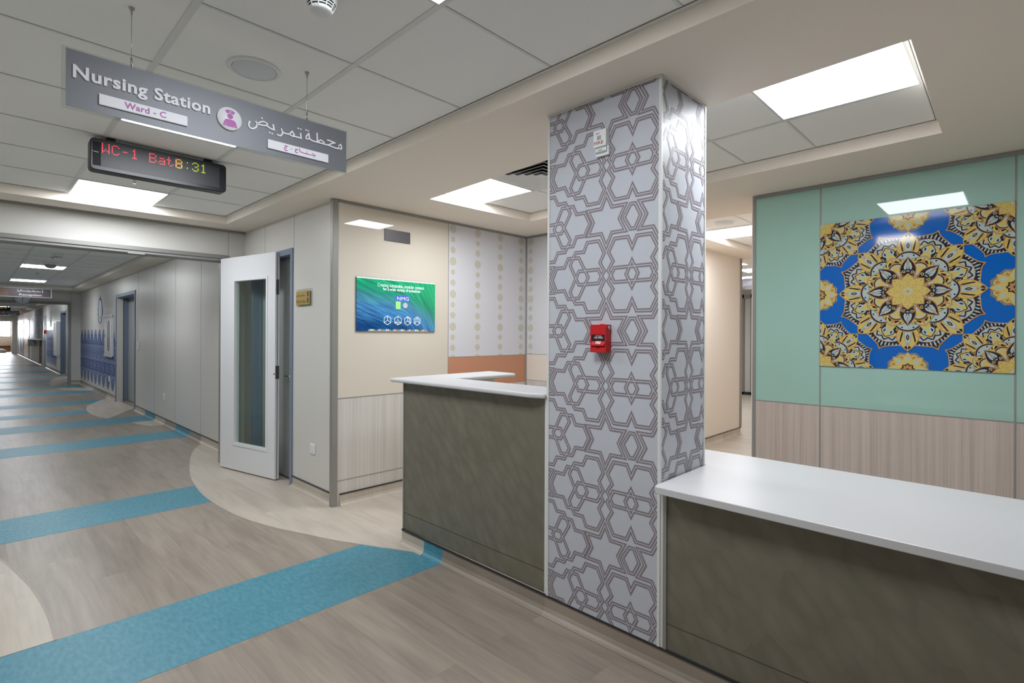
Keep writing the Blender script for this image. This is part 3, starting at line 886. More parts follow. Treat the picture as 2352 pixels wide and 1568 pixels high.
for q, pts in enumerate([[(0.907, 2.144), (0.919, 2.144), (0.908, 2.136), (0.907, 2.128), (0.912, 2.124), (0.92, 2.127)], [(0.931, 2.136), (0.941, 2.136)],
 [(0.951, 2.14), (0.963, 2.141), (0.953, 2.135), (0.952, 2.129), (0.957, 2.126), (0.964, 2.129)], [(0.97, 2.148), (0.972, 2.135), (0.985, 2.133), (1.004, 2.132), (1.041, 2.133), (1.026, 2.141)], [(1.003, 2.132), (1.002, 2.138)]]):
    strip(b, pts, 0.0034 if q != 1 else 0.0018, mp2, 0.00002 * q, magenta)
for (u, v) in [(0.914, 2.134), (1.003, 2.1435), (1.033, 2.127)]:
    flat(b, [(u - .0025, v), (u, v - .0025), (u + .0025, v), (u, v + .0025)], mp2, 0.0002, magenta)
obj('lettering', b, p2)
b = MB()
b.lathe([(0.0445, 0.0), (0.0445, -0.006), (0.042, -0.0085), (0.001, -0.0085)], (0.696, SY - 0.0045, 2.193), sign_white, axis='y', n=40)
em = obj('emblem', b, sg); em['label'] = 'white disc with a magenta nurse figure'
b = MB(); mp3 = on_y(SY - 0.0134)
flat(b, [(0.679, 2.2215), (0.688, 2.2255), (0.697, 2.2265), (0.706, 2.2255), (0.7145, 2.2205), (0.709, 2.2105), (0.703, 2.2135), (0.697, 2.2145), (0.691, 2.2135), (0.685, 2.2105)], mp3, 0, magenta)
disc(b, 0.697, 2.202, 0.0105, mp3, 0, magenta, 24)
flat(b, [(0.682, 2.1615), (0.712, 2.1615), (0.712, 2.168), (0.7095, 2.180), (0.709, 2.189), (0.697, 2.190), (0.685, 2.189), (0.6845, 2.180), (0.682, 2.168)], mp3, 0, magenta)
flat(b, [(0.671, 2.1615), (0.679, 2.1615), (0.684, 2.178), (0.685, 2.189), (0.679, 2.186), (0.675, 2.179)], mp3, 0, magenta)
flat(b, [(0.7145, 2.1615), (0.7225, 2.1615), (0.719, 2.179), (0.715, 2.186), (0.709, 2.189), (0.7095, 2.178)], mp3, 0, magenta)
strip(b, [(0.699, 2.2235), (0.6965, 2.221), (0.6975, 2.218), (0.70, 2.217)], 0.0018, mp3, 0.0003, sign_white)
obj('nurse_figure', b, em)
for x in (0.384, 1.008):
    b = MB(); b.tube([(x, SY + 0.002, 2.27), (x, SY + 0.002, TIL)], 0.0011, steel, 6)
    b.tube([(x, SY + 0.002, 2.283), (x, SY + 0.002, 2.315)], 0.0032, steel, 8)
    wr = obj('wire', b, sg)
    b = MB(); b.lathe([(0.004, -0.022), (0.006, -0.010), (0.009, -0.004), (0.009, 0.0)], (x, SY + 0.002, TIL), steel, n=16); obj('ceiling_anchor', b, wr)
dup(sg, (0.7 + 0.241, 31.1, 2.19), 'distant grey nursing station sign hanging in the far corridor')

# ------------------------------------------------------------------ LED board
LY = 3.78
lb = thing('led_board', 'black LED message board reading WC-1 Bath in red dots', 'display', (0.816, LY, 2.38))
FONT = {'W': ['10001', '10001', '10001', '10001', '10101', '11011', '10001'], 'C': ['01110', '10001', '10000', '10000', '10000', '10001', '01110'],
 '-': ['00000', '00000', '00000', '01110', '00000', '00000', '00000'], '1': ['00100', '01100', '00100', '00100', '00100', '00100', '01110'],
 'B': ['11110', '10001', '10001', '11110', '10001', '10001', '11110'], 'a': ['00000', '00000', '01110', '00001', '01111', '10001', '01111'],
 't': ['01000', '01000', '11100', '01000', '01000', '01001', '00110'], 'h': ['10000', '10000', '10110', '11001', '10001', '10001', '10001'],
 '8': ['01110', '10001', '10001', '01110', '10001', '10001', '01110'], ':': ['00000', '00100', '00000', '00000', '00000', '00100', '00000'],
 '3': ['01110', '10001', '00001', '00110', '00001', '10001', '01110'], ' ': ['00000'] * 7}
def rounded(u0, v0, u1, v1, r, n=5):
    pts = []
    for cu, cv, a0 in ((u1 - r, v1 - r, 0), (u0 + r, v1 - r, 90), (u0 + r, v0 + r, 180), (u1 - r, v0 + r, 270)):
        for i in range(n + 1):
            a = math.radians(a0 + 90 * i / n); pts.append((cu + r * math.cos(a), cv + r * math.sin(a)))
    return pts
b = MB(); b.prism([(u, LY, v) for u, v in rounded(0.462, 2.287, 1.17, 2.468, 0.022)], (0, 0.085, 0), black_plastic); obj('housing', b, lb, bevel=0.004)
b = MB(); b.box(0.513, 1.128, LY - 0.0015, LY + 0.002, 2.311, 2.4455, led_face); obj('matrix_face', b, lb)
b = MB(); b.box(0.474, 0.511, LY - 0.0012, LY + 0.002, 2.312, 2.446, mat('dark_end_panel', rgb(30, 31, 36), 0.6, spec=0.2)); obj('end_panel', b, lb)
b = MB(); b.box(1.13, 1.158, LY - 0.0012, LY + 0.002, 2.312, 2.446, MATS['dark_end_panel']); obj('end_panel', b, lb)
b = MB(); mpL = on_y(LY - 0.0018)
for i, ch in enumerate('WC-1 Bath'):
    for r, row in enumerate(FONT[ch]):
        for c_, bit in enumerate(row):
            if bit == '1':
                disc(b, 0.5175 + 0.0455 * i + 0.0076 * c_, 2.4425 - 0.0083 * r, 0.0030, mpL, 0.0, led_red, 8)
o_ = obj('red_lettering', b, lb); o_['label'] = 'lit red dots spelling WC-1 Bath'
b = MB()
for i, ch in enumerate('8:31'):
    for r, row in enumerate(FONT[ch]):
        for c_, bit in enumerate(row):
            if bit == '1':
                u = 0.8825 + 0.0455 * i + 0.0076 * c_; v = 2.4400 - 0.0083 * r
                strip(b, [(u + 0.0027 * math.cos(a * math.pi / 4), v + 0.0027 * math.sin(a * math.pi / 4)) for a in range(8)], 0.0014, mpL, 0.0004, led_green, closed=True)
o_ = obj('clock_digits', b, lb); o_['label'] = 'lit yellow-green dots showing 8:31'
for x in (0.56, 1.07):
    b = MB(); b.box(x - 0.02, x + 0.02, LY + 0.02, LY + 0.06, 2.466, TIL, black_plastic); obj('bracket', b, lb)
b = MB(); strip(b, [(0.468, 2.391), (0.478, 2.390)], 0.004, mpL, 0.0, mat('logo_orange', rgb(170, 90, 50), 0.5)); strip(b, [(0.479, 2.3885), (0.500, 2.388)], 0.004, mpL, 0.0, grey_plastic)
obj('maker_mark', b, lb)
dup(lb, (0.826, 31.9, 2.38), 'tiny distant LED board with green digits in the far corridor')

# ------------------------------------------------------------------ ceiling fittings
def speaker(label, x, y, r=0.105):
    t = thing('ceiling_speaker', label, 'speaker', (x, y, TIL))
    b = MB(); b.lathe([(r, 0.0), (r, -0.004), (r - 0.006, -0.008), (r * 0.84, -0.008), (r * 0.83, -0.005), (0.001, -0.005)], (x, y, TIL), white_plastic, n=48); obj('rim', b, t)
    b = MB(); b.lathe([(r * 0.82, -0.0055), (r * 0.8, -0.0075), (0.001, -0.0085)], (x, y, TIL), mat('speaker_mesh', rgb(216, 219, 224), 0.6), n=48); obj('grille', b, t)
    return t
speaker('round white ceiling speaker behind the nursing station sign', 0.838, 2.358)
speaker('round white ceiling speaker in the passage by the mint wall', 5.25, 2.15, 0.10)
speaker('flat round ceiling speaker just past the corridor header', 0.861, 9.21, 0.11)

def smoke(label, x, y, r=0.052):
    t = thing('smoke_detector', label, 'smoke detector', (x, y, TIL))
    b = MB(); b.lathe([(r * 1.02, 0.0), (r * 1.02, -0.012), (r, -0.02), (r * 0.99, -0.026)], (x, y, TIL), white_plastic, n=40); obj('base', b, t)
    b = MB()
    b.lathe([(r * 0.97, -0.024), (r * 0.94, -0.034), (r * 0.90, -0.036)], (x, y, TIL), white_plastic, n=40)
    zs = [-0.036, -0.0395, -0.043, -0.0465, -0.050, -0.0535, -0.057]
    for i in range(6):
        ra = r * (0.90 - 0.035 * i); rb = r * (0.90 - 0.035 * (i + 1))
        b.lathe([(ra, zs[i]), (rb, zs[i + 1])], (x, y, TIL), black_plastic if i % 2 == 0 else white_plastic, n=40, smooth=False)
    b.lathe([(r * 0.70, -0.056), (r * 0.68, -0.060), (r * 0.62, -0.063), (0.001, -0.064)], (x, y, TIL), white_plastic, n=40)
    hd = obj('head', b, t)
    b = MB()
    for i in range(10):
        a = 2 * math.pi * i / 10 + 0.3; ca, sa = math.cos(a), math.sin(a)
        q = [(r * 0.97, -0.030), (r * 0.93, -0.036), (r * 0.70, -0.060), (r * 0.66, -0.059), (r * 0.86, -0.034)]
        pts = [(x + rr * ca + 0.0016 * sa, y + rr * sa - 0.0016 * ca, TIL + z) for rr, z in q]
        b.prism(pts, (-0.0032 * sa, 0.0032 * ca, 0), white_plastic)
    obj('vanes', b, hd)
    return t
smoke('white slotted smoke detector at the top of the photo', 0.805, 1.675)
smoke('small smoke detector in front of the dome camera in the corridor', 0.864, 9.99, 0.06)
def sprinkler(label, x, y):
    t = thing('fire_sprinkler', label, 'sprinkler', (x, y, TIL))
    b = MB(); b.lathe([(0.036, 0), (0.034, -0.004), (0.022, -0.007), (0.018, -0.003), (0.001, -0.003)], (x, y, TIL), steel, n=28); obj('escutcheon', b, t)
    b = MB(); b.lathe([(0.008, -0.002), (0.008, -0.014), (0.004, -0.018), (0.003, -0.034), (0.001, -0.036)], (x, y, TIL), steel, n=12)
    for s_ in (-1, 1):
        b.tube([(x + s_ * 0.007, y, TIL - 0.012), (x + s_ * 0.009, y, TIL - 0.024), (x, y, TIL - 0.036)], 0.0016, steel, 6)
    hd = obj('sprinkler_head', b, t)
    b = MB(); b.lathe([(0.010, -0.036), (0.011, -0.038), (0.001, -0.039)], (x, y, TIL), steel, n=12); obj('deflector', b, hd)
sprinkler('chrome fire sprinkler under the red LED board', 0.826, 4.66)
sprinkler('corridor fire sprinkler between detector and dome camera', 0.843, 10.45)
sprinkler('corridor fire sprinkler between the two bright light strips', 0.866, 13.45)
dc = thing('dome_camera', 'white dome camera under the first corridor ceiling light', 'camera', (0.885, 11.3, TIL))
b = MB(); b.lathe([(0.095, 0), (0.095, -0.02), (0.088, -0.032), (0.08, -0.036)], (0.885, 11.3, TIL), white_plastic); obj('base', b, dc)
b = MB(); b.lathe([(0.078, -0.034), (0.073, -0.058), (0.055, -0.08), (0.028, -0.092), (0.001, -0.095)], (0.885, 11.3, TIL), mat('smoked_dome', rgb(150, 152, 156), 0.1, spec=0.8)); obj('dome', b, dc)

# air diffuser in the nurses' recess
ax, ay = 2.785, 2.43; AS = 0.575
ad_ = thing('air_diffuser', 'square louvred air diffuser in the ceiling recess beside the patterned column', 'air vent', (ax, ay, TIL))
b = MB()
b.box(ax - AS / 2, ax + AS / 2, ay - AS / 2, ay + AS / 2, TIL - 0.002, TIL - 0.0005, black_plastic)
obj('plenum', b, ad_)
def ring(mb, cx, cy, so, si, zo, zi, m):
    o4 = [(cx - so, cy - so, zo), (cx + so, cy - so, zo), (cx + so, cy + so, zo), (cx - so, cy + so, zo)]
    i4 = [(cx - si, cy - si, zi), (cx + si, cy - si, zi), (cx + si, cy + si, zi), (cx - si, cy + si, zi)]
    for i in range(4):
        j = (i + 1) % 4
        mb.add([o4[i], o4[j], i4[j], i4[i]], [(0, 1, 2, 3)], m)
b = MB(); ring(b, ax, ay, AS / 2 + 0.002, AS / 2 - 0.02, TIL - 0.004, TIL - 0.008, white_plastic); obj('frame', b, ad_)
for i in range(5):
    so = AS / 2 - 0.022 - 0.047 * i
    b = MB(); ring(b, ax, ay, so, so - 0.034, TIL - 0.020, TIL - 0.005, white_plastic)
    ring(b, ax, ay, so + 0.002, so, TIL - 0.0185, TIL - 0.020, white_plastic)
    obj('louvre', b, ad_)
b = MB(); b.box(ax - 0.03, ax + 0.03, ay - 0.03, ay + 0.03, TIL - 0.018, TIL - 0.015, white_plastic); obj('centre_plate', b, ad_)

# ------------------------------------------------------------------ doors
# glazed corridor leaf hinged at the header opening, folded back along the wall
A_ = Vector((1.760, 5.838, 0)); B_ = Vector((1.951, 4.945, 0))
du = (B_ - A_); LW = du.length; du.normalize(); dn = Vector((du.y, -du.x, 0))      # dn points to the corridor side
if dn.x > 0:
    dn = -dn
def leafpt(u, v, h):        # u along the leaf from hinge to latch, h out of the near face
    return tuple(A_ + du * u + dn * h + Vector((0, 0, v)))
def leafbox(mb, u0, u1, v0, v1, h0, h1, m):
    pts = [leafpt(u0, v0, h0), leafpt(u1, v0, h0), leafpt(u1, v1, h0), leafpt(u0, v1, h0)]
    mb.prism(pts, tuple(dn * (h1 - h0)), m)
d1 = bpy.data.objects.new('door_1', None); COL.objects.link(d1); d1.location = A_; d1['kind'] = 'structure'; d1['label'] = 'white corridor door leaf with a tall glass pane, folded open against the grey wall'
gu0, gu1, gv0, gv1 = 0.24, 0.785, 0.265, 1.885
b = MB()
for u0, u1, v0, v1 in ((0, gu0, 0.012, 2.112), (gu1, LW, 0.012, 2.112), (gu0, gu1, 0.012, gv0), (gu0, gu1, gv1, 2.112)):
    leafbox(b, u0, u1, v0, v1, -0.042, 0, door_white)
obj('leaf', b, d1)
b = MB()
for u0, u1, v0, v1 in ((gu0 - 0.012, gu0 + 0.012, gv0 - 0.012, gv1 + 0.012), (gu1 - 0.012, gu1 + 0.012, gv0 - 0.012, gv1 + 0.012), (gu0 + 0.012, gu1 - 0.012, gv0 - 0.012, gv0 + 0.012), (gu0 + 0.012, gu1 - 0.012, gv1 - 0.012, gv1 + 0.012)):
    leafbox(b, u0, u1, v0, v1, -0.046, 0.005, door_white)
obj('glazing_bead', b, d1)
b = MB(); leafbox(b, gu0, gu1, gv0, gv1, -0.026, -0.018, glass); obj('pane', b, d1)
b = MB(); leafbox(b, LW, LW + 0.003, 0.94, 1.06, -0.040, -0.004, dark_metal); leafbox(b, LW, LW + 0.018, 0.99, 1.012, -0.030, -0.014, dark_metal); obj('lock_plate', b, d1)
b = MB(); leafbox(b, LW, LW + 0.003, 1.72, 1.86, -0.036, -0.010, dark_metal); obj('flush_bolt', b, d1)
b = MB(); b.lathe([(0.008, -0.004), (0.008, 0.002), (0.001, 0.002)], leafpt(0.90, 0.985, 0), dark_metal, axis='x', n=12); obj('key_cylinder', b, d1)
b = MB(); leafbox(b, LW, LW + 0.0015, 0.012, 2.112, -0.024, -0.019, dark_metal); obj('edge_seal', b, d1)
for v in (0.25, 1.05, 1.85):
    b = MB(); b.tube([leafpt(-0.004, v, -0.02), leafpt(-0.004, v + 0.1, -0.02)], 0.008, steel, 10); obj('hinge', b, d1)

# utility room door in its blue-grey steel frame
d2 = bpy.data.objects.new('door_2', None); COL.objects.link(d2); d2.location = (XW, 5.15, 0); d2['kind'] = 'structure'; d2['label'] = 'dark grey utility door in a blue-grey steel frame'
b = MB()
b.box(XW - 0.012, XW + 0.115, 4.668, 4.712, 0, 2.125, frame_blue); b.box(XW - 0.012, XW + 0.115, 5.60, 5.645, 0, 2.125, frame_blue); b.box(XW - 0.012, XW + 0.115, 4.712, 5.60, 2.072, 2.125, frame_blue)
b.box(XW + 0.05, XW + 0.075, 4.712, 4.727, 0, 2.072, frame_blue); b.box(XW + 0.05, XW + 0.075, 5.585, 5.60, 0, 2.072, frame_blue)
obj('frame', b, d2)
b = MB(); b.box(XW + 0.078, XW + 0.118, 4.716, 5.596, 0.01, 2.068, door_grey); obj('leaf', b, d2)
b = MB(); yy = 4.80
b.lathe([(0.026, 0), (0.026, -0.008), (0.012, -0.012), (0.010, -0.045), (0.001, -0.047)], (XW + 0.078, yy, 0.965), steel, axis='x', n=20)
b.tube([(XW + 0.036, yy, 0.965), (XW + 0.034, yy + 0.03, 0.966), (XW + 0.036, yy + 0.13, 0.964)], 0.009, steel, 10); obj('lever_handle', b, d2)

def wall_door(n, y0, y1, z1, label, depth=0.1, leafm=None):
    d = bpy.data.objects.new('door_%d' % n, None); COL.objects.link(d); d.location = (XW, y0, 0); d['kind'] = 'structure'; d['label'] = label
    b = MB(); e = 0.012; fw = 0.06
    b.box(XW - e, XW + depth, y0, y0 + fw, 0, z1, frame_blue); b.box(XW - e, XW + depth, y1 - fw, y1, 0, z1, frame_blue); b.box(XW - e, XW + depth, y0 + fw, y1 - fw, z1 - fw, z1, frame_blue)
    obj('frame', b, d)
    b = MB(); lx0 = XW + depth - 0.04 if depth > 0.05 else XW - 0.005
    b.box(lx0, XW + depth, y0 + fw, y1 - fw, 0.01, z1 - fw, leafm or door_grey); obj('leaf', b, d)
    b = MB(); b.tube([(XW + depth - 0.09, y0 + 0.22, 1.0), (XW + depth - 0.04, y0 + 0.14, 1.0)], 0.01, steel, 8); obj('handle', b, d)
    return d
d3 = wall_door(3, 11.14, 12.92, 2.11, 'grey corridor door in a deep blue-grey frame beside the blue mural', 0.23)
wall_door(4, 20.84, 22.25, 2.035, 'open blue-grey framed door just past the second header', 0.14, frame_blue)
wall_door(5, 27.1, 27.75, 2.03, 'narrow dark blue-grey framed door beyond the second mural', 0.04, frame_blue)
wall_door(6, 33.0, 34.0, 2.03, 'blue-grey framed door past the far counter', 0.04, frame_blue)
wall_door(7, 35.2, 35.9, 2.03, 'blue-grey framed door before the tan wall', 0.04, frame_blue)
wall_door(8, 39.5, 42.0, 2.03, 'wide blue-grey framed door after the tan wall', 0.04, frame_blue)
wall_door(9, 44.0, 44.9, 2.03, 'last blue-grey framed door before the end window', 0.04, frame_blue)

# ------------------------------------------------------------------ small wall fittings
rs_ = thing('room_sign', 'small brass Dirty Utility sign on the grey wall beside the door', 'sign', (XW, 4.43, 1.67))
b = MB(); b.box(XW - 0.008, XW - 0.001, 4.283, 4.582, 1.592, 1.745, acrylic); obj('acrylic_backing', b, rs_)
b = MB(); b.box(XW - 0.020, XW - 0.008, 4.315, 4.570, 1.607, 1.728, gold_m); obj('plate', b, rs_, bevel=0.004)
mpS = on_x(XW - 0.0203, 0, 0)
b = MB(); text(b, 'Dirty Utility', (-4.560, 1.618, -4.372, 1.648), mpS, 0, dark_text, bold=0.008)
for i, (u, wv) in enumerate(((-4.548, 0.03), (-4.515, 0.02), (-4.478, 0.035), (-4.438, 0.03), (-4.405, 0.025))):
    strip(b, [(u - wv / 2, 1.692), (u - wv / 2 + 0.004, 1.684), (u + wv / 2 - 0.004, 1.684), (u + wv / 2, 1.693 + 0.006 * (i % 2))], 0.0045, mpS, 0.0001, dark_text)
    disc(b, u, 1.704 if i % 2 else 1.675, 0.0028, mpS, 0.0001, dark_text, 8)
for v0, v1 in ((1.674, 1.716), (1.622, 1.662)):
    flat(b, [(-4.352, v0), (-4.322, v0), (-4.322, v1), (-4.352, v1)], mpS, 0.0001, dark_text)
    for i in range(3):
        strip(b, [(-4.350, v0 + (i + 0.7) * (v1 - v0) / 4), (-4.324, v0 + (i + 0.7) * (v1 - v0) / 4)], 0.002, mpS, 0.0003, gold_m)
obj('lettering', b, rs_)

def outlet(label, y, z, s=0.085, sw=False):
    t = thing('light_switch' if sw else 'wall_outlet', label, 'switch' if sw else 'socket', (XW, y, z))
    b = MB(); b.box(XW - 0.009, XW - 0.0005, y - s / 2, y + s / 2, z - s / 2, z + s / 2, white_plastic); obj('plate', b, t, bevel=0.003)
    b = MB(); b.box(XW - 0.012, XW - 0.009, y - s * 0.3, y + s * 0.3, z - s * 0.3, z + s * 0.3, white_plastic)
    if not sw:
        for (a, c_) in ((0, 0.012), (-0.012, -0.008), (0.012, -0.008)):
            b.box(XW - 0.0125, XW - 0.0119, y + a - 0.002, y + a + 0.002, z + c_ - 0.004, z + c_ + 0.004, dark_text)
    obj('rocker' if sw else 'socket_face', b, t, bevel=0.002)
outlet('white wall socket low on the grey wall near the corner post', 4.266, 0.394)
outlet('white wall socket low on the plain corridor wall', 9.14, 0.411, 0.10)
outlet('white wall socket at the bottom of the blue mural', 13.62, 0.40, 0.11)
outlet('white light switch beside the corridor door', 10.92, 1.14, 0.14, True)

# fire alarm pull station on the column
ps_ = thing('fire_alarm', 'red fire alarm pull station on the patterned column', 'fire alarm', (PX0, 1.333, 1.34))
fx = PX0 - 0.042
y0, y1, z0, z1 = 1.292, 1.374, 1.283, 1.405
mpA = on_x(fx, 0, 0)
b = MB(); b.box(fx + 0.006, PX0 - 0.001, y0, y1, z0, z1, red_m)
for a, c_, e, g in ((y0, y1, 1.360, z1), (y0, y1, z0, 1.305), (y0, y0 + 0.006, 1.305, 1.360), (y1 - 0.006, y1, 1.305, 1.360)):
    b.box(fx, fx + 0.007, a, c_, e, g, red_m)
b.box(fx + 0.012, fx + 0.03, 1.318, 1.333, z1, z1 + 0.003, red_m)
obj('housing', b, ps_, bevel=0.0015)
b = MB(); b.box(fx + 0.003, fx + 0.006, y0 + 0.006, y1 - 0.006, 1.330, 1.360, red_dark); obj('window', b, ps_)
b = MB(); b.prism([(fx + 0.006, y0 + 0.007, 1.306), (fx - 0.003, y0 + 0.007, 1.312), (fx - 0.003, y0 + 0.007, 1.318), (fx + 0.005, y0 + 0.007, 1.336)], (0, y1 - y0 - 0.014, 0), red_m); hn = obj('handle', b, ps_)
b = MB(); text(b, 'FIRE', (-1.345, 1.3200, -1.319, 1.3325), lambda u, v, h=0.0: (fx - 0.0034 + (v - 1.318) / 0.018 * 0.008, -u, v), 0.0, sign_white, bold=0.02); obj('lettering', b, hn)
b = MB(); text(b, 'PULL HANDLE', (-1.354, 1.3445, -1.310, 1.3505), on_x(fx + 0.0026), 0, sign_white, bold=0.02); text(b, 'LIFT THEN', (-1.347, 1.3525, -1.316, 1.3565), on_x(fx + 0.0026), 0, sign_white, bold=0.015); obj('instructions', b, ps_)
b = MB(); b.lathe([(0.009, 0.0), (0.009, -0.003), (0.0065, -0.004), (0.001, -0.004)], (fx + 0.022, y0, 1.392), steel, axis='y', n=20); obj('key_lock', b, ps_)
b = MB(); b.box(fx - 0.0006, fx + 0.001, 1.322, 1.345, 1.3025, 1.3055, red_dark); obj('handle_slot', b, ps_)

fs_ = thing('fire_strobe', 'white fire strobe high on the patterned column', 'fire alarm', (PX0, 1.337, 2.2))
fx = PX0 - 0.030
b = MB(); b.box(fx, PX0 - 0.001, 1.305, 1.371, 2.188, 2.262, white_plastic); b.box(fx + 0.014, PX0 - 0.001, 1.300, 1.368, 2.150, 2.190, white_plastic); obj('body', b, fs_, bevel=0.002)
b = MB(); b.prism([(fx + 0.014, 1.306, 2.160), (fx + 0.001, 1.306, 2.166), (fx + 0.001, 1.306, 2.180), (fx + 0.010, 1.306, 2.187), (fx + 0.016, 1.306, 2.187)], (0, 0.056, 0), lens_m)
b.box(fx - 0.0005, fx + 0.002, 1.325, 1.345, 2.170, 2.174, grey_plastic); obj('lens', b, fs_, bevel=0.001)
mpF = on_x(fx - 0.0004)
b = MB(); text(b, 'FIRE', (-1.366, 2.198, -1.318, 2.2125), mpF, 0, red_text, bold=0.01)
strip(b, [(-1.341, 2.243), (-1.341, 2.250)], 0.003, mpF, 0, red_text)
for pts in ([(-1.352, 2.252), (-1.351, 2.247), (-1.354, 2.242)], [(-1.351, 2.247), (-1.348, 2.242)], [(-1.355, 2.249), (-1.348, 2.248)]):
    strip(b, pts, 0.0016, mpF, 0.0001, dark_text)
obj('lettering', b, fs_)
b = MB(); b.box(fx - 0.0008, fx + 0.001, 1.330, 1.351, 2.218, 2.236, mat('sounder_grille', rgb(160, 162, 164), 0.6)); obj('sounder', b, fs_)

# wall screen and the dark plate above it
ws = thing('wall_screen', 'wall screen with a green and blue wave picture on the cream glass wall', 'screen', (2.56, CY, 1.6))
SX0, SX1, SZ0, SZ1 = 2.165, 2.955, 1.383, 1.822
b = MB(); b.box(SX0 - 0.001, SX1 + 0.001, CY - 0.012, CY - 0.001, SZ0 - 0.001, SZ1 + 0.001, plate_dark); obj('bezel', b, ws)
mpW = on_y(CY - 0.0122)
b = MB(); b.box(SX0, SX1, CY - 0.0135, CY - 0.0122, SZ0, SZ1, screen_m); obj('display', b, ws)
scr_white = mat('screen_white', rgb(230, 236, 238), 0.3, emit=(0.8, 0.86, 0.88, 1), strength=0.55)
scr_blue = mat('screen_blue', rgb(70, 96, 180), 0.3, emit=rgb(64, 92, 176), strength=0.5)
scr_green = mat('screen_green', rgb(140, 210, 120), 0.3, emit=rgb(140, 212, 118), strength=0.6)
scr_grey = mat('screen_grey', rgb(170, 170, 176), 0.3, emit=rgb(170, 170, 176), strength=0.5)
mpW = on_y(CY - 0.0137)
def su(fx_, fy): return (SX0 + fx_ * (SX1 - SX0), SZ1 - fy * (SZ1 - SZ0))
def sbox(mb, x0, y0, x1, y1, m, h=0.0):
    a = su(x0, y1); b2 = su(x1, y0); flat(mb, [(a[0], a[1]), (b2[0], a[1]), (b2[0], b2[1]), (a[0], b2[1])], mpW, h, m)
b = MB()
a = su(0.245, 0.168); c2 = su(0.84, 0.082); text(b, 'Creating sustainable, modular systems', (a[0], a[1], c2[0], c2[1]), mpW, 0, scr_white, bold=-0.004)
a = su(0.31, 0.235); c2 = su(0.79, 0.158); text(b, 'for a wide variety of industries', (a[0], a[1], c2[0], c2[1]), mpW, 0, scr_white, bold=0.006)
obj('slogan', b, ws)
b = MB(); sbox(b, 0.47, 0.295, 0.65, 0.41, scr_blue); sbox(b, 0.47, 0.415, 0.53, 0.565, scr_green)
cu = su(0.592, 0.487); disc(b, cu[0], cu[1], 0.0235, mpW, 0, scr_grey, 28)
a = su(0.487, 0.388); c2 = su(0.637, 0.322); text(b, 'NMG', (a[0], a[1], c2[0], c2[1]), mpW, 0.0005, scr_white, bold=-0.008)
obj('logo', b, ws)
b = MB()
for i, fx0 in enumerate((0.366, 0.498, 0.625, 0.75)):
    cu = su(fx0, 0.79); r = 0.038
    hx = [(cu[0] + r * math.sin(math.radians(60 * q)), cu[1] + r * math.cos(math.radians(60 * q))) for q in range(6)]
    strip(b, hx, 0.0035, mpW, 0, scr_white, closed=True)
    for q in ((0, 2, 4) if i != 1 else (0, 2, 4)):
        strip(b, [cu, hx[q]], 0.003, mpW, 0.0001, scr_white)
    if i == 1:
        strip(b, [hx[4], (cu[0], cu[1] - r * 0.45), hx[2]], 0.003, mpW, 0.0002, scr_white); strip(b, [(cu[0], cu[1] - r * .45), hx[3]], 0.003, mpW, 0.0002, scr_white)
    if i == 2:
        strip(b, [(hx[0][0] - r * .4, hx[0][1] - r * .25), (hx[1][0] - r * .3, hx[1][1]), (hx[2][0] - r * .3, hx[2][1])], 0.003, mpW, 0.0002, scr_white)
    if i == 3:
        strip(b, [(cu[0] - r * .5, cu[1] - r * .6), (cu[0] - r * .5, cu[1] + r * .35), (cu[0], cu[1] + r * .65), (cu[0] + r * .5, cu[1] + r * .35), (cu[0] + r * .5, cu[1] - r * .6)], 0.003, mpW, 0.0002, scr_white)
obj('icons', b, ws)
b = MB(); sbox(b, 0, 0, 1, 0.016, scr_white); sbox(b, 0.13, 0.988, 0.9, 1.0, scr_grey)
cols = [rgb(90, 140, 220), rgb(230, 230, 235), rgb(240, 200, 90), rgb(220, 80, 70), rgb(80, 160, 90), rgb(60, 60, 70)]
dm = [mat('icon_tint_%d' % i, c_, 0.4, emit=c_, strength=0.5) for i, c_ in enumerate(cols)]
for i in range(36):
    f0 = 0.14 + 0.75 * i / 36; sbox(b, f0, 0.962, f0 + 0.014, 0.99, dm[(i * 7 + i // 3) % 6], 0.0003)
obj('dock', b, ws)
tag(obj('wall_plate', MB().box(2.429, 2.685, CY - 0.008, CY - 0.0005, 2.151, 2.249, plate_dark)), 'plain dark grey rectangular plate above the wall screen', 'plate')

# ------------------------------------------------------------------ mandala panel on the mint wall
mb_blue = mat('print_blue', rgb(0, 98, 190), 0.07, spec=0.5)
mb_yel = mat('print_yellow', rgb(206, 186, 106), 0.07); mb_tan = mat('print_tan', rgb(190, 142, 88), 0.07)
mb_navy = mat('print_navy', rgb(42, 36, 48), 0.07); mb_ice = mat('print_ice', rgb(174, 192, 196), 0.07)
PU0, PU1, PV0, PV1 = -1.019, -0.033, 1.150, 2.134
RECT = (PU0, PV0, PU1, PV1)
mpM = on_x(GX - 0.006)
art = MB()
art.box(GX - 0.006, GX - 0.0005, -PU1, -PU0, PV0, PV1, mb_blue)
LH = [0.0]
def nexth():
    LH[0] += 0.00004
    return 0.0002 + LH[0]
def rotp(pts, c, ang, s):
    ca, sa = math.cos(ang), math.sin(ang)
    return [(c[0] + s * (p[0] * ca - p[1] * sa), c[1] + s * (p[0] * sa + p[1] * ca)) for p in pts]
def leaf(r0, r1, w_, pk=0.45, n=10, sharp=1.0):
    """leaf pointing along +x from radius r0 to r1; half width w_ peaking at fraction pk"""
    up = []
    for i in range(n + 1):
        t = i / n
        tt = t / pk * 0.5 if t < pk else 0.5 + (t - pk) / (1 - pk) * 0.5
        yv = math.sin(math.pi * tt)
        if t > pk:
            yv = yv ** sharp
        up.append((r0 + (r1 - r0) * t, w_ * yv))
    return up + [(p[0], -p[1]) for p in up[::-1][1:-1]]
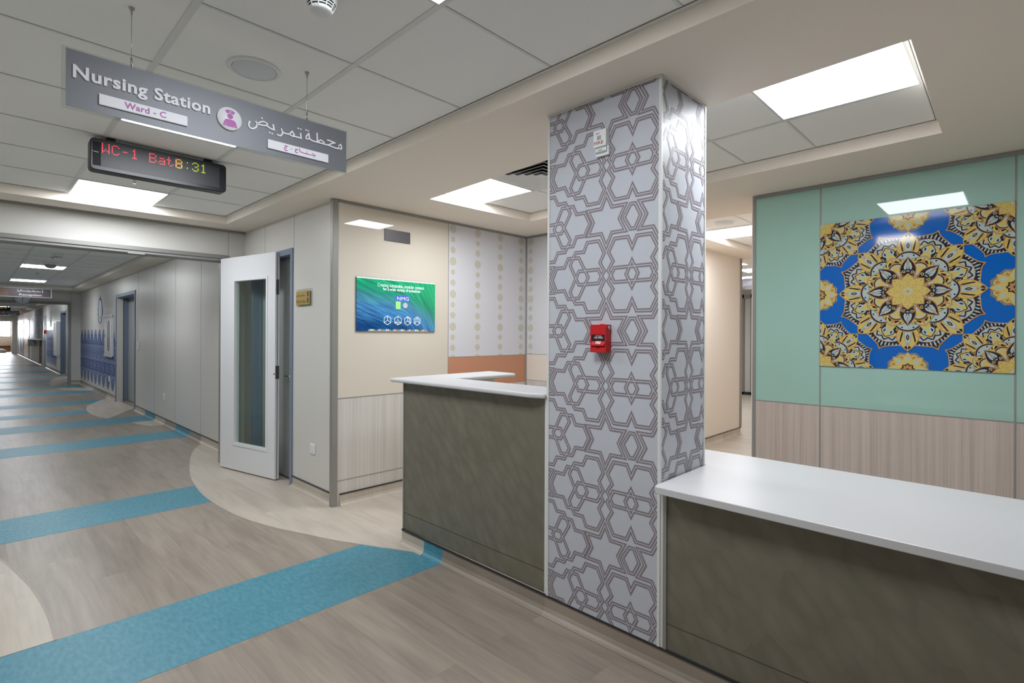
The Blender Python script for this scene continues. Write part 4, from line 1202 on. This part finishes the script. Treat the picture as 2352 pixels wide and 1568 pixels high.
def circ(cx, r, n=22, a0=0, a1=360):
    return [(cx + r * math.cos(math.radians(a0 + (a1 - a0) * i / n)), r * math.sin(math.radians(a0 + (a1 - a0) * i / n))) for i in range(n + (0 if a1 - a0 == 360 else 1))]
def spiral(cx, cy, r, s_=1, turns=1.4, a0=0.0, n=12):
    return [(cx + r * (1 - 0.85 * i / n) * math.cos(a0 + s_ * 2 * math.pi * turns * i / n), cy + r * (1 - 0.85 * i / n) * math.sin(a0 + s_ * 2 * math.pi * turns * i / n)) for i in range(n + 1)]
def inside(pts):
    return max(p[0] for p in pts) > PU0 and min(p[0] for p in pts) < PU1 and max(p[1] for p in pts) > PV0 and min(p[1] for p in pts) < PV1
def put(shape, c, R, m, off=0.0, h=None):
    h = h if h is not None else nexth()
    for k_ in range(8):
        pts = rotp(shape, c, math.radians(45 * k_ + off), R)
        if inside(pts):
            flat(art, pts, mpM, h + 0.000005 * k_, m, RECT)
def line(shape, c, R, w_, m, off=0.0, mirror=False):
    h = nexth()
    for k_ in range(8):
        for sg_ in ((1, -1) if mirror else (1,)):
            pts = rotp([(p[0], sg_ * p[1]) for p in shape], c, math.radians(45 * k_ + off), R)
            if inside(pts):
                strip(art, pts, w_ * R, mpM, h + 0.000005 * k_ + (0.0000025 if sg_ < 0 else 0), m, RECT)
def fanshape(d):
    half = [(1.052 - d * 2.0, 0.0), (0.99 - d * 1.25, 0.045 - d * 0.15), (0.955 - d, 0.10 - d * 0.3), (0.92 - d, 0.17 - d * 0.5), (0.88 - d, 0.245 - d * 0.8), (0.80, 0.30 - d), (0.55, 0.20)]
    return half + [(p[0], -p[1]) for p in half[::-1] if p[1] > 0]
def mandala(c, R):
    O = 22.5
    put(fanshape(0), c, R, mb_tan, O); put(fanshape(0.016), c, R, mb_navy, O)
    for i in range(-5, 6):
        a = i * 3.15; rr = 0.948 - 0.0011 * abs(i) ** 1.8
        sh = leaf(rr - 0.055 - (0.01 if abs(i) < 2 else 0), rr + (0.045 if i == 0 else 0.004 if abs(i) > 1 else 0.018) - 0.008 * (abs(i) > 2), 0.012, 0.5, 6)
        put(rotp(sh, (0, 0), math.radians(a), 1), c, R, mb_ice, O)
    put(circ(0.640, 0.258), c, R, mb_tan, O); put(circ(0.640, 0.250), c, R, mb_ice, O); put(circ(0.640, 0.205), c, R, mb_yel, O)
    for a in (-64, -32, 0, 32, 64):
        for (e, m, wd) in ((0.238, mb_navy, 0.056), (0.213, mb_ice, 0.041), (0.18, mb_tan, 0.020)):
            sh = rotp(leaf(0.10, e, wd, 0.5, 7), (0.640, 0), math.radians(a), 1)
            put(sh, c, R, m, O)
    # ogee petals on the half axes
    og = [(0.50, 0.0), (0.56, 0.12), (0.66, 0.20), (0.73, 0.185), (0.78, 0.10), (0.83, 0.0)]
    og = og + [(p[0], -p[1]) for p in og[::-1][1:-1]]
    put(og, c, R, mb_tan, O); put([(0.01 + p[0] * 0.978, p[1] * 0.93) for p in og], c, R, mb_yel, O)
    for sg_ in (1, -1):
        bl = [(0.60, sg_ * 0.07), (0.66, sg_ * 0.055), (0.71, sg_ * 0.10), (0.70, sg_ * 0.155), (0.64, sg_ * 0.185), (0.59, sg_ * 0.15)]
        put(bl, c, R, mb_navy, O)
        line(spiral(0.648, sg_ * 0.118, 0.034, sg_, 1.3, 0.5), c, R, 0.010, mb_yel, O)
        put(rotp(leaf(0.65, 0.795, 0.036, 0.45, 8), (0, 0), math.radians(4.0 * sg_), 1), c, R, mb_ice, O)
        put(rotp(leaf(0.685, 0.75, 0.013, 0.5, 6), (0, 0), math.radians(4.0 * sg_), 1), c, R, mb_navy, O)
    line([(0.66, 0.10), (0.74, 0.085), (0.775, 0.050), (0.815, 0.0)], c, R, 0.012, mb_navy, O, True)
    put(leaf(0.52, 0.70, 0.05, 0.6), c, R, mb_yel, O); put(leaf(0.72, 0.785, 0.020, 0.5, 6), c, R, mb_yel, O)
    # outer petals on the axes
    ol = [(0.52, 0.0), (0.60, 0.10), (0.70, 0.155), (0.78, 0.158), (0.85, 0.130), (0.905, 0.098), (0.945, 0.064), (0.975, 0.032), (1.0, 0.0)]
    ol = ol + [(p[0], -p[1]) for p in ol[::-1][1:-1]]
    put(ol, c, R, mb_tan); put([(0.01 + p[0] * 0.976, p[1] * 0.91) for p in ol], c, R, mb_yel)
    for sg_ in (1, -1):
        put([(0.66, sg_ * 0.060), (0.72, sg_ * 0.066), (0.80, sg_ * 0.085), (0.855, sg_ * 0.095), (0.83, sg_ * 0.112), (0.76, sg_ * 0.100), (0.69, sg_ * 0.085)], c, R, mb_navy)
        line([(0.63, sg_ * 0.04), (0.70, sg_ * 0.11), (0.765, sg_ * 0.135)], c, R, 0.010, mb_tan)
        put([(0.90, sg_ * 0.008), (0.93, sg_ * 0.048), (0.955, sg_ * 0.03), (0.975, sg_ * 0.004)], c, R, mb_navy)
    put(leaf(0.61, 0.955, 0.052, 0.3), c, R, mb_tan); put(leaf(0.62, 0.945, 0.044, 0.3), c, R, mb_ice)
    put(leaf(0.715, 0.82, 0.024, 0.5, 6), c, R, mb_navy); put(leaf(0.74, 0.795, 0.010, 0.5, 6), c, R, mb_tan); put(leaf(0.85, 0.90, 0.014, 0.5, 5), c, R, mb_tan)
    # crescents
    put(circ(0.47, 0.208), c, R, mb_tan); put(circ(0.47, 0.198), c, R, mb_navy); put(circ(0.465, 0.180), c, R, mb_ice)
    for a in (-60, -30, 0, 30, 60):
        put(rotp(circ(0.155, 0.014, 8), (0.465, 0), math.radians(a), 1), c, R, mb_yel if a % 60 == 0 else mb_navy)
    # rounded petals on the half axes
    rp = [(0.22, 0.0), (0.34, 0.13), (0.45, 0.178), (0.53, 0.165), (0.58, 0.085), (0.63, 0.0)]
    rp = rp + [(p[0], -p[1]) for p in rp[::-1][1:-1]]
    for f_, m in ((1.0, mb_tan), (0.975, mb_ice), (0.93, mb_navy), (0.895, mb_yel)):
        put([(0.45 + (p[0] - 0.45) * f_, p[1] * f_) for p in rp], c, R, m, O)
    put([(0.50, 0.09), (0.555, 0.045), (0.54, 0.02), (0.595, 0.0), (0.54, -0.02), (0.555, -0.045), (0.50, -0.09), (0.47, 0.0)], c, R, mb_navy, O)
    put([(0.50, 0.04), (0.585, 0.0), (0.50, -0.04)], c, R, mb_tan, O)
    put(circ(0.395, 0.125), c, R, mb_tan, O); put(circ(0.39, 0.115), c, R, mb_navy, O); put(circ(0.385, 0.103), c, R, mb_yel, O)
    line([(0.50, 0.115), (0.545, 0.10)], c, R, 0.016, mb_navy, O, True)
    for a in (-50, -25, 0, 25, 50):
        put(rotp(circ(0.072, 0.014, 8), (0.39, 0), math.radians(a), 1), c, R, mb_ice, O)
    put(leaf(0.28, 0.37, 0.028, 0.5, 6), c, R, mb_ice, O)
    # dark inner leaves
    put(leaf(0.10, 0.585, 0.118, 0.55), c, R, mb_tan); put(leaf(0.12, 0.568, 0.104, 0.55), c, R, mb_navy)
    for sg_ in (1, -1):
        put([(0.375, sg_ * 0.020), (0.36, sg_ * 0.042), (0.40, sg_ * 0.058), (0.46, sg_ * 0.045), (0.50, sg_ * 0.025), (0.45, sg_ * 0.024)], c, R, mb_ice)
        line(spiral(0.325, sg_ * 0.058, 0.030, -sg_, 1.2, 2.0), c, R, 0.010, mb_yel)
        line([(0.24, sg_ * 0.05), (0.29, sg_ * 0.085), (0.33, sg_ * 0.092)], c, R, 0.008, mb_tan)
    put(leaf(0.36, 0.555, 0.024, 0.5), c, R, mb_ice); put(leaf(0.39, 0.535, 0.011, 0.5), c, R, mb_tan)
    put([(0.333, 0.022), (0.348, 0.022), (0.348, -0.022), (0.333, -0.022)], c, R, mb_ice)
    star(c, R, 0.30)
def star(c, R, r, plain=False):
    k_ = r / 0.30
    st_ = [(0.0, 0.0), (0.10, 0.052), (0.17, 0.086), (0.225, 0.074), (0.265, 0.038), (0.30, 0.0)]
    st_ = st_ + [(p[0], -p[1]) for p in st_[::-1][1:-1]]
    st_ = [(p[0] * k_, p[1] * k_) for p in st_]
    put([(p[0] * 1.02, p[1] * 1.06) for p in st_], c, R, mb_tan); put([(0.004 + p[0] * 0.96, p[1] * 0.90) for p in st_], c, R, mb_yel)
    line([(0.06 * k_, 0.0), (0.12 * k_, 0.025 * k_), (0.16 * k_, 0.0)], c, R, 0.007, mb_tan, 0, True)
    line(spiral(0.185 * k_, 0.035 * k_, 0.022 * k_, 1, 1.0, 3.5, 8), c, R, 0.006, mb_tan, 0, True)
    if not plain:
        put(leaf(0.225 * k_, 0.275 * k_, 0.010 * k_, 0.5, 5), c, R, mb_tan)
        put(leaf(0.012, 0.085 * k_, 0.010 * k_, 0.6, 6), c, R, mb_ice)
        put(circ(0.0, 0.02, 10), c, R, mb_tan)
def rosette(c, R):
    rp = [(0.0, 0.0), (0.55, 0.33), (0.82, 0.37), (0.94, 0.2), (1.04, 0.0)]
    rp = rp + [(p[0], -p[1]) for p in rp[::-1][1:-1]]
    for f_, m in ((1.0, mb_tan), (0.975, mb_navy), (0.95, mb_ice), (0.92, mb_navy), (0.89, mb_yel)):
        put([(p[0] * f_, p[1] * f_) for p in rp], c, R, m, 22.5)
    put([(0.66, 0.22), (0.76, 0.10), (0.73, 0.05), (0.84, 0.0), (0.73, -0.05), (0.76, -0.10), (0.66, -0.22)], c, R, mb_navy, 22.5)
    put([(0.66, 0.09), (0.79, 0.0), (0.66, -0.09)], c, R, mb_tan, 22.5)
    put(circ(0.46, 0.20), c, R, mb_tan, 22.5); put(circ(0.45, 0.18), c, R, mb_yel, 22.5); put(circ(0.43, 0.12), c, R, mb_ice, 22.5); put(leaf(0.36, 0.55, 0.06, 0.5, 6), c, R, mb_navy, 22.5)
    lf = leaf(0.0, 1.0, 0.24, 0.55)
    put([(p[0] * 1.02, p[1] * 1.06) for p in lf], c, R, mb_tan); put([(p[0] * 0.97, p[1] * 0.93) for p in lf], c, R, mb_yel)
    for sg_ in (0, 1, -1):
        put(rotp(leaf(0.45, 0.85 - 0.12 * abs(sg_), 0.035, 0.5, 6), (0, sg_ * 0.075), 0, 1), c, R, mb_ice)
    put(leaf(0.0, 0.36, 0.16, 0.4), c, R, mb_navy); put(leaf(0.05, 0.30, 0.07, 0.4), c, R, mb_tan)
C0 = ((PU0 + PU1) / 2 + 0.002, (PV0 + PV1) / 2 + 0.002)
for c in ((PU0, PV0), (PU0, PV1), (PU1, PV0), (PU1, PV1)):
    LH[0] = 0.0; mandala(c, 0.318)
for c in ((C0[0], PV0), (C0[0], PV1), (PU0, C0[1]), (PU1, C0[1])):
    LH[0] = 0.0; rosette(c, 0.109)
LH[0] = 0.0026
mandala(C0, 0.380)
ma = obj('wall_art_panel', art)
tag(ma, 'square blue and gold mandala panel on the mint glass wall', 'wall art')

# ------------------------------------------------------------------ corridor: mural, cartouche, cabinet, sign, clock
m_ = MB(); mpC = on_x(XW - 0.0006)
def mural(mb, ya, yb, nl, zt, zb):
    top = []; bot = []
    wv = (yb - ya) / nl
    for i in range(nl):
        y_ = ya + i * wv
        for f_, hgt in ((0.0, -0.24), (0.04, -0.22), (0.13, -0.13), (0.20, -0.05), (0.29, -0.01), (0.36, 0.02), (0.5, 0.035), (0.64, 0.02), (0.71, -0.01), (0.80, -0.05), (0.87, -0.13), (0.96, -0.22)):
            top.append((-(y_ + f_ * wv), zt + hgt)); bot.append((-(y_ + f_ * wv), zb - hgt))
    for i in range(len(top) - 1):
        flat(mb, [top[i], top[i + 1], bot[i + 1], bot[i]], mpC, 0, mural_m)
mural(m_, 13.0, 17.82, 9, 1.40, 0.20)
tag(obj('wall_mural', m_), 'blue lattice mural with scalloped edges on the first corridor wall', 'mural')
m_ = MB(); mural(m_, 23.4, 26.85, 7, 1.42, 0.22)
tag(obj('wall_mural', m_), 'second blue lattice mural, in the far corridor past the open door frame', 'mural')
blue_print = mat('blue_print', rgb(48, 80, 142), 0.6, spec=0.12); pale_print = mat('pale_print', rgb(206, 208, 208), 0.6, spec=0.12)
def cartouche(yc, label):
    t = thing('wall_emblem', label, 'wall emblem', (XW, yc, 1.84))
    m_ = MB()
    half = [(0.0, 0.385), (0.05, 0.30), (0.13, 0.26), (0.20, 0.20), (0.24, 0.10), (0.28, 0.06), (0.27, 0.035), (0.32, 0.0)]
    q = [(-yc + p[0] * 1.15, 1.84 + p[1]) for p in half]
    o4 = q + [(2 * -yc - p[0], p[1]) for p in q[::-1][1:]]
    low = [(p[0], 2 * 1.84 - p[1]) for p in o4[::-1][1:-1]]
    flat(m_, (o4 + low), mpC, 0.0, blue_print)
    obj('border', m_, t)
    m_ = MB(); disc(m_, -yc, 1.84, 0.225, mpC, 0.0008, pale_print, 32, ry=0.255); obj('medallion', m_, t)
    m_ = MB()
    for i in range(7):
        z_ = 1.98 - 0.045 * i
        strip(m_, [(-yc - 0.09 + 0.02 * (i % 2), z_), (-yc - 0.02, z_ - 0.02), (-yc + 0.06, z_ + 0.01), (-yc + 0.1, z_ - 0.01)], 0.012, mpC, 0.0016, grey_plastic)
    strip(m_, [(-yc - 0.06, 1.73), (-yc - 0.02, 1.69), (-yc + 0.04, 1.71), (-yc + 0.06, 1.66)], 0.02, mpC, 0.0018, dark_text)
    obj('calligraphy', m_, t)
cartouche(14.8, 'blue pointed oval emblem above the first corridor mural')
cartouche(25.3, 'faint blue pointed oval emblem above the far mural')
ec = thing('extinguisher_cabinet', 'white recessed extinguisher cabinet with a slot window on the blue mural', 'cabinet', (XW, 13.93, 1.3))
cw = mat('cabinet_white', rgb(206, 206, 210), 0.3)
ya_, yb_ = 13.15, 14.05
b = MB(); b.box(XW - 0.03, XW - 0.001, ya_, yb_, 0.875, 1.72, cw); obj('body', b, ec, bevel=0.008)
b = MB(); b.box(XW - 0.040, XW - 0.03, ya_ - 0.02, yb_ + 0.02, 1.675, 1.735, cw); obj('rim', b, ec, bevel=0.004)
b = MB(); b.box(XW - 0.040, XW - 0.03, ya_ - 0.02, yb_ + 0.02, 0.86, 0.905, cw); obj('rim', b, ec, bevel=0.004)
b = MB(); b.box(XW - 0.038, XW - 0.03, ya_ + 0.05, yb_ - 0.2, 0.925, 1.655, cw); obj('door', b, ec, bevel=0.003)
b = MB(); flat(b, [(u, v) for u, v in rounded(-13.65, 0.975, -13.37, 1.615, 0.135)], on_x(XW - 0.0385), 0, black_plastic); obj('slot_window', b, ec)
b = MB(); flat(b, [(u, v) for u, v in rounded(-13.55, 1.01, -13.46, 1.58, 0.04)], on_x(XW - 0.0391), 0, grey_plastic); obj('slot_glass', b, ec)
b = MB(); b.box(XW - 0.0315, XW - 0.0299, 13.92, 13.97, 1.26, 1.34, dark_text); obj('latch', b, ec)

RY = 16.5
rc = thing('hanging_sign', 'maroon Reception sign hanging in front of the wall clock', 'sign', (0.6, RY, 2.3))
b = MB(); b.box(-0.05, 1.315, RY, RY + 0.012, 2.172, 2.385, mat('sign_frame_silver', rgb(200, 204, 210), 0.3)); obj('frame', b, rc)
b = MB(); b.box(-0.03, 1.300, RY - 0.003, RY, 2.184, 2.374, mat('sign_maroon', rgb(92, 78, 84), 0.35)); obj('sign_face', b, rc)
b = MB(); b.box(0.2, 0.578, RY - 0.0045, RY - 0.003, 2.19, 2.368, mat('sign_photo', rgb(120, 96, 80), 0.4)); obj('picture', b, rc)
mpR = on_y(RY - 0.0034)
b = MB(); text(b, 'Reception', (0.752, 2.194, 1.143, 2.250), mpR, 0, sign_white, bold=0.02); obj('lettering', b, rc)
b = MB(); LH[0] = 0
for pts in ([(0.735, 2.345), (0.728, 2.30), (0.76, 2.295), (0.785, 2.34)], [(0.785, 2.345), (0.79, 2.312), (0.90, 2.308), (1.05, 2.306), (1.13, 2.303)], [(0.92, 2.309), (0.92, 2.325)], [(1.0, 2.307), (1.0, 2.322)], [(1.07, 2.305), (1.07, 2.322)], [(1.155, 2.34), (1.155, 2.285)]):
    LH[0] += 1; strip(b, pts, 0.012, mpR, 0.0002 * LH[0], sign_white)
for (u, v) in ((0.92, 2.29), (0.90, 2.335), (0.985, 2.338), (1.0, 2.338), (1.15, 2.352)):
    disc(b, u, v, 0.007, mpR, 0.0024, sign_white, 8)
obj('arabic_lettering', b, rc)
for x in (0.3, 0.98):
    b = MB(); b.tube([(x, RY + 0.006, 2.38), (x, RY + 0.006, TIL)], 0.002, steel, 6); obj('wire', b, rc)
KYc = 17.85
ck = thing('wall_clock', 'round white wall clock half hidden behind the maroon reception sign', 'clock', (0.877, KYc, 2.222))
cz = 2.222
b = MB(); b.lathe([(0.166, 0), (0.166, -0.03), (0.155, -0.04), (0.145, -0.032), (0.001, -0.03)], (0.877, KYc, cz), mat('clock_rim', rgb(160, 172, 190), 0.3), axis='y', n=40); obj('case', b, ck)
b = MB(); mpK = on_y(KYc - 0.0335); disc(b, 0.877, cz, 0.145, mpK, 0, sign_white, 40); obj('dial', b, ck)
b = MB()
for i in range(12):
    a = math.radians(30 * i); disc(b, 0.877 + 0.118 * math.sin(a), cz + 0.118 * math.cos(a), 0.009, mpK, 0.0008, dark_text, 8)
obj('numerals', b, ck)
b = MB(); strip(b, [(0.877, cz), (0.877 + 0.075, cz + 0.006)], 0.01, mpK, 0.0012, dark_text); obj('hour_hand', b, ck)
b = MB(); strip(b, [(0.877, cz + 0.02), (0.877 - 0.008, cz - 0.11)], 0.008, mpK, 0.0016, dark_text); obj('minute_hand', b, ck)

# far corridor things
fc = thing('reception_counter', 'small distant olive counter with a white top under the far patterned wall', 'counter', (1.9, 31, 0))
b = MB(); b.box(1.93, 1.998, 28.9, 33.0, 0.10, 1.05, feather); obj('front_panel', b, fc)
b = MB(); b.box(1.80, 1.998, 28.5, 33.4, 1.05, 1.09, white_solid); obj('countertop', b, fc)
b = MB(); b.box(1.70, 1.93, 31.0, 32.6, 0.76, 0.80, white_solid); obj('shelf_board', b, fc)
b = MB(); b.box(1.70, 1.93, 31.0, 31.25, 0.80, 1.05, white_solid); obj('shelf_side', b, fc)
far_bg = mat('matt_lilac_panel', rgb(186, 186, 194), 0.7, spec=0.15)
b = MB(); b.box(XW - 0.02, XW - 0.001, 28.5, 32.4, 1.09, 2.37, far_bg)
for q in range(3):
    strapwork(b, on_x(XW - 0.02, 32.4, 0), (q * 1.32, 1.10, q * 1.32 + 1.30, 2.36), du=q * 1.32, wd=0.035, wl=0.007, scale=2.2, hc=1.75, hs=3, ml=mat('matt_mauve_print', rgb(140, 132, 138), 0.8, spec=0.1), mbk=far_bg)
tag(obj('wall_panel', b), 'lilac geometric patterned wall panel above the distant counter', 'wall panel')
cb = thing('extinguisher_cabinet', 'narrow white cabinet next to the far blue-grey door frame', 'cabinet', (XW, 22.8, 0.8))
b = MB(); b.box(XW - 0.10, XW - 0.001, 22.4, 23.3, 0.60, 1.72, MATS['cabinet_white']); obj('body', b, cb, bevel=0.01)
b = MB(); b.box(XW - 0.104, XW - 0.100, 22.5, 23.2, 0.65, 1.67, white_trim); obj('door', b, cb)
fa = thing('fire_alarm', 'tiny red fire alarm beside the far corridor door', 'fire alarm', (XW, 27.0, 1.38))
b = MB(); b.box(XW - 0.08, XW - 0.001, 26.93, 27.06, 1.31, 1.45, red_m); obj('housing', b, fa, bevel=0.005)
b = MB(); b.box(XW - 0.083, XW - 0.080, 26.95, 27.04, 1.34, 1.38, red_dark); obj('window', b, fa)
bx_ = thing('cardboard_box', 'open brown cardboard box on the floor below the end window', 'box', (1.2, 50.5, 0))
b = MB(); b.box(0.9, 1.9, 51.2, 51.6, 0, 0.32, cardboard); obj('body', b, bx_)
b = MB(); b.prism([(0.9, 51.2, 0.32), (0.9, 51.21, 0.32), (0.9, 50.95, 0.42), (0.9, 50.94, 0.42)], (1.0, 0, 0), cardboard); obj('flap', b, bx_)
b = MB()
b.lathe([(0.22, 0.0), (0.3, 0.06), (0.26, 0.16), (0.12, 0.24), (0.02, 0.26)], (1.35, 48.6, 0), white_plastic, n=14)
tag(obj('plastic_bag', b), 'crumpled white plastic bag on the floor near the end window', 'bag')

# past the passage: glazed partition door and wrapped bundle
gd = bpy.data.objects.new('door_10', None); COL.objects.link(gd); gd.location = (12.5, 4.5, 0); gd['kind'] = 'structure'; gd['label'] = 'grey framed glass partition door at the end of the passage'
b = MB()
for y_ in (3.5, 4.38, 4.62, 5.5):
    b.box(12.42, 12.5, y_, y_ + 0.09, 0, 2.3, alu)
b.box(12.42, 12.5, 3.5, 5.59, 2.22, 2.3, alu); b.box(12.42, 12.5, 3.5, 5.59, 0.0, 0.06, black_strip); b.box(12.42, 12.5, 4.71, 5.5, 0.06, 0.2, alu)
obj('frame', b, gd)
b = MB(); b.box(12.45, 12.46, 4.71, 5.5, 0.2, 2.22, grey_glass); b.box(12.45, 12.46, 3.59, 4.38, 0.06, 2.22, mat('grey_door_panel', rgb(150, 148, 152), 0.4)); obj('pane', b, gd)
wb = MB()
random.seed(3)
n = 14; prof = []
vs = []
for i in range(9):
    x_ = 10.0 + 0.0; t_ = i / 8
    y_ = 3.15 + 0.85 * t_
    for j in range(n):
        a = 2 * math.pi * j / n; rr = 0.095 * (0.85 + 0.3 * random.random()) * (0.75 if i in (0, 8) else 1.0)
        vs.append((x_ + rr * math.cos(a) * 0.8, y_, 2.315 + rr * math.sin(a)))
fs2 = [(i * n + j, i * n + (j + 1) % n, (i + 1) * n + (j + 1) % n, (i + 1) * n + j) for i in range(8) for j in range(n)] + [list(range(n)), list(range(8 * n, 9 * n))]
wb.add(vs, fs2, wrap_m)
wb.tube([(10, 3.3, 2.35), (10, 3.3, 2.483)], 0.003, steel, 6); wb.tube([(10, 3.85, 2.35), (10, 3.85, 2.483)], 0.003, steel, 6)
tag(obj('wrapped_sign', wb), 'plastic wrapped bundle hanging high in the gap past the passage wall', 'bundle')
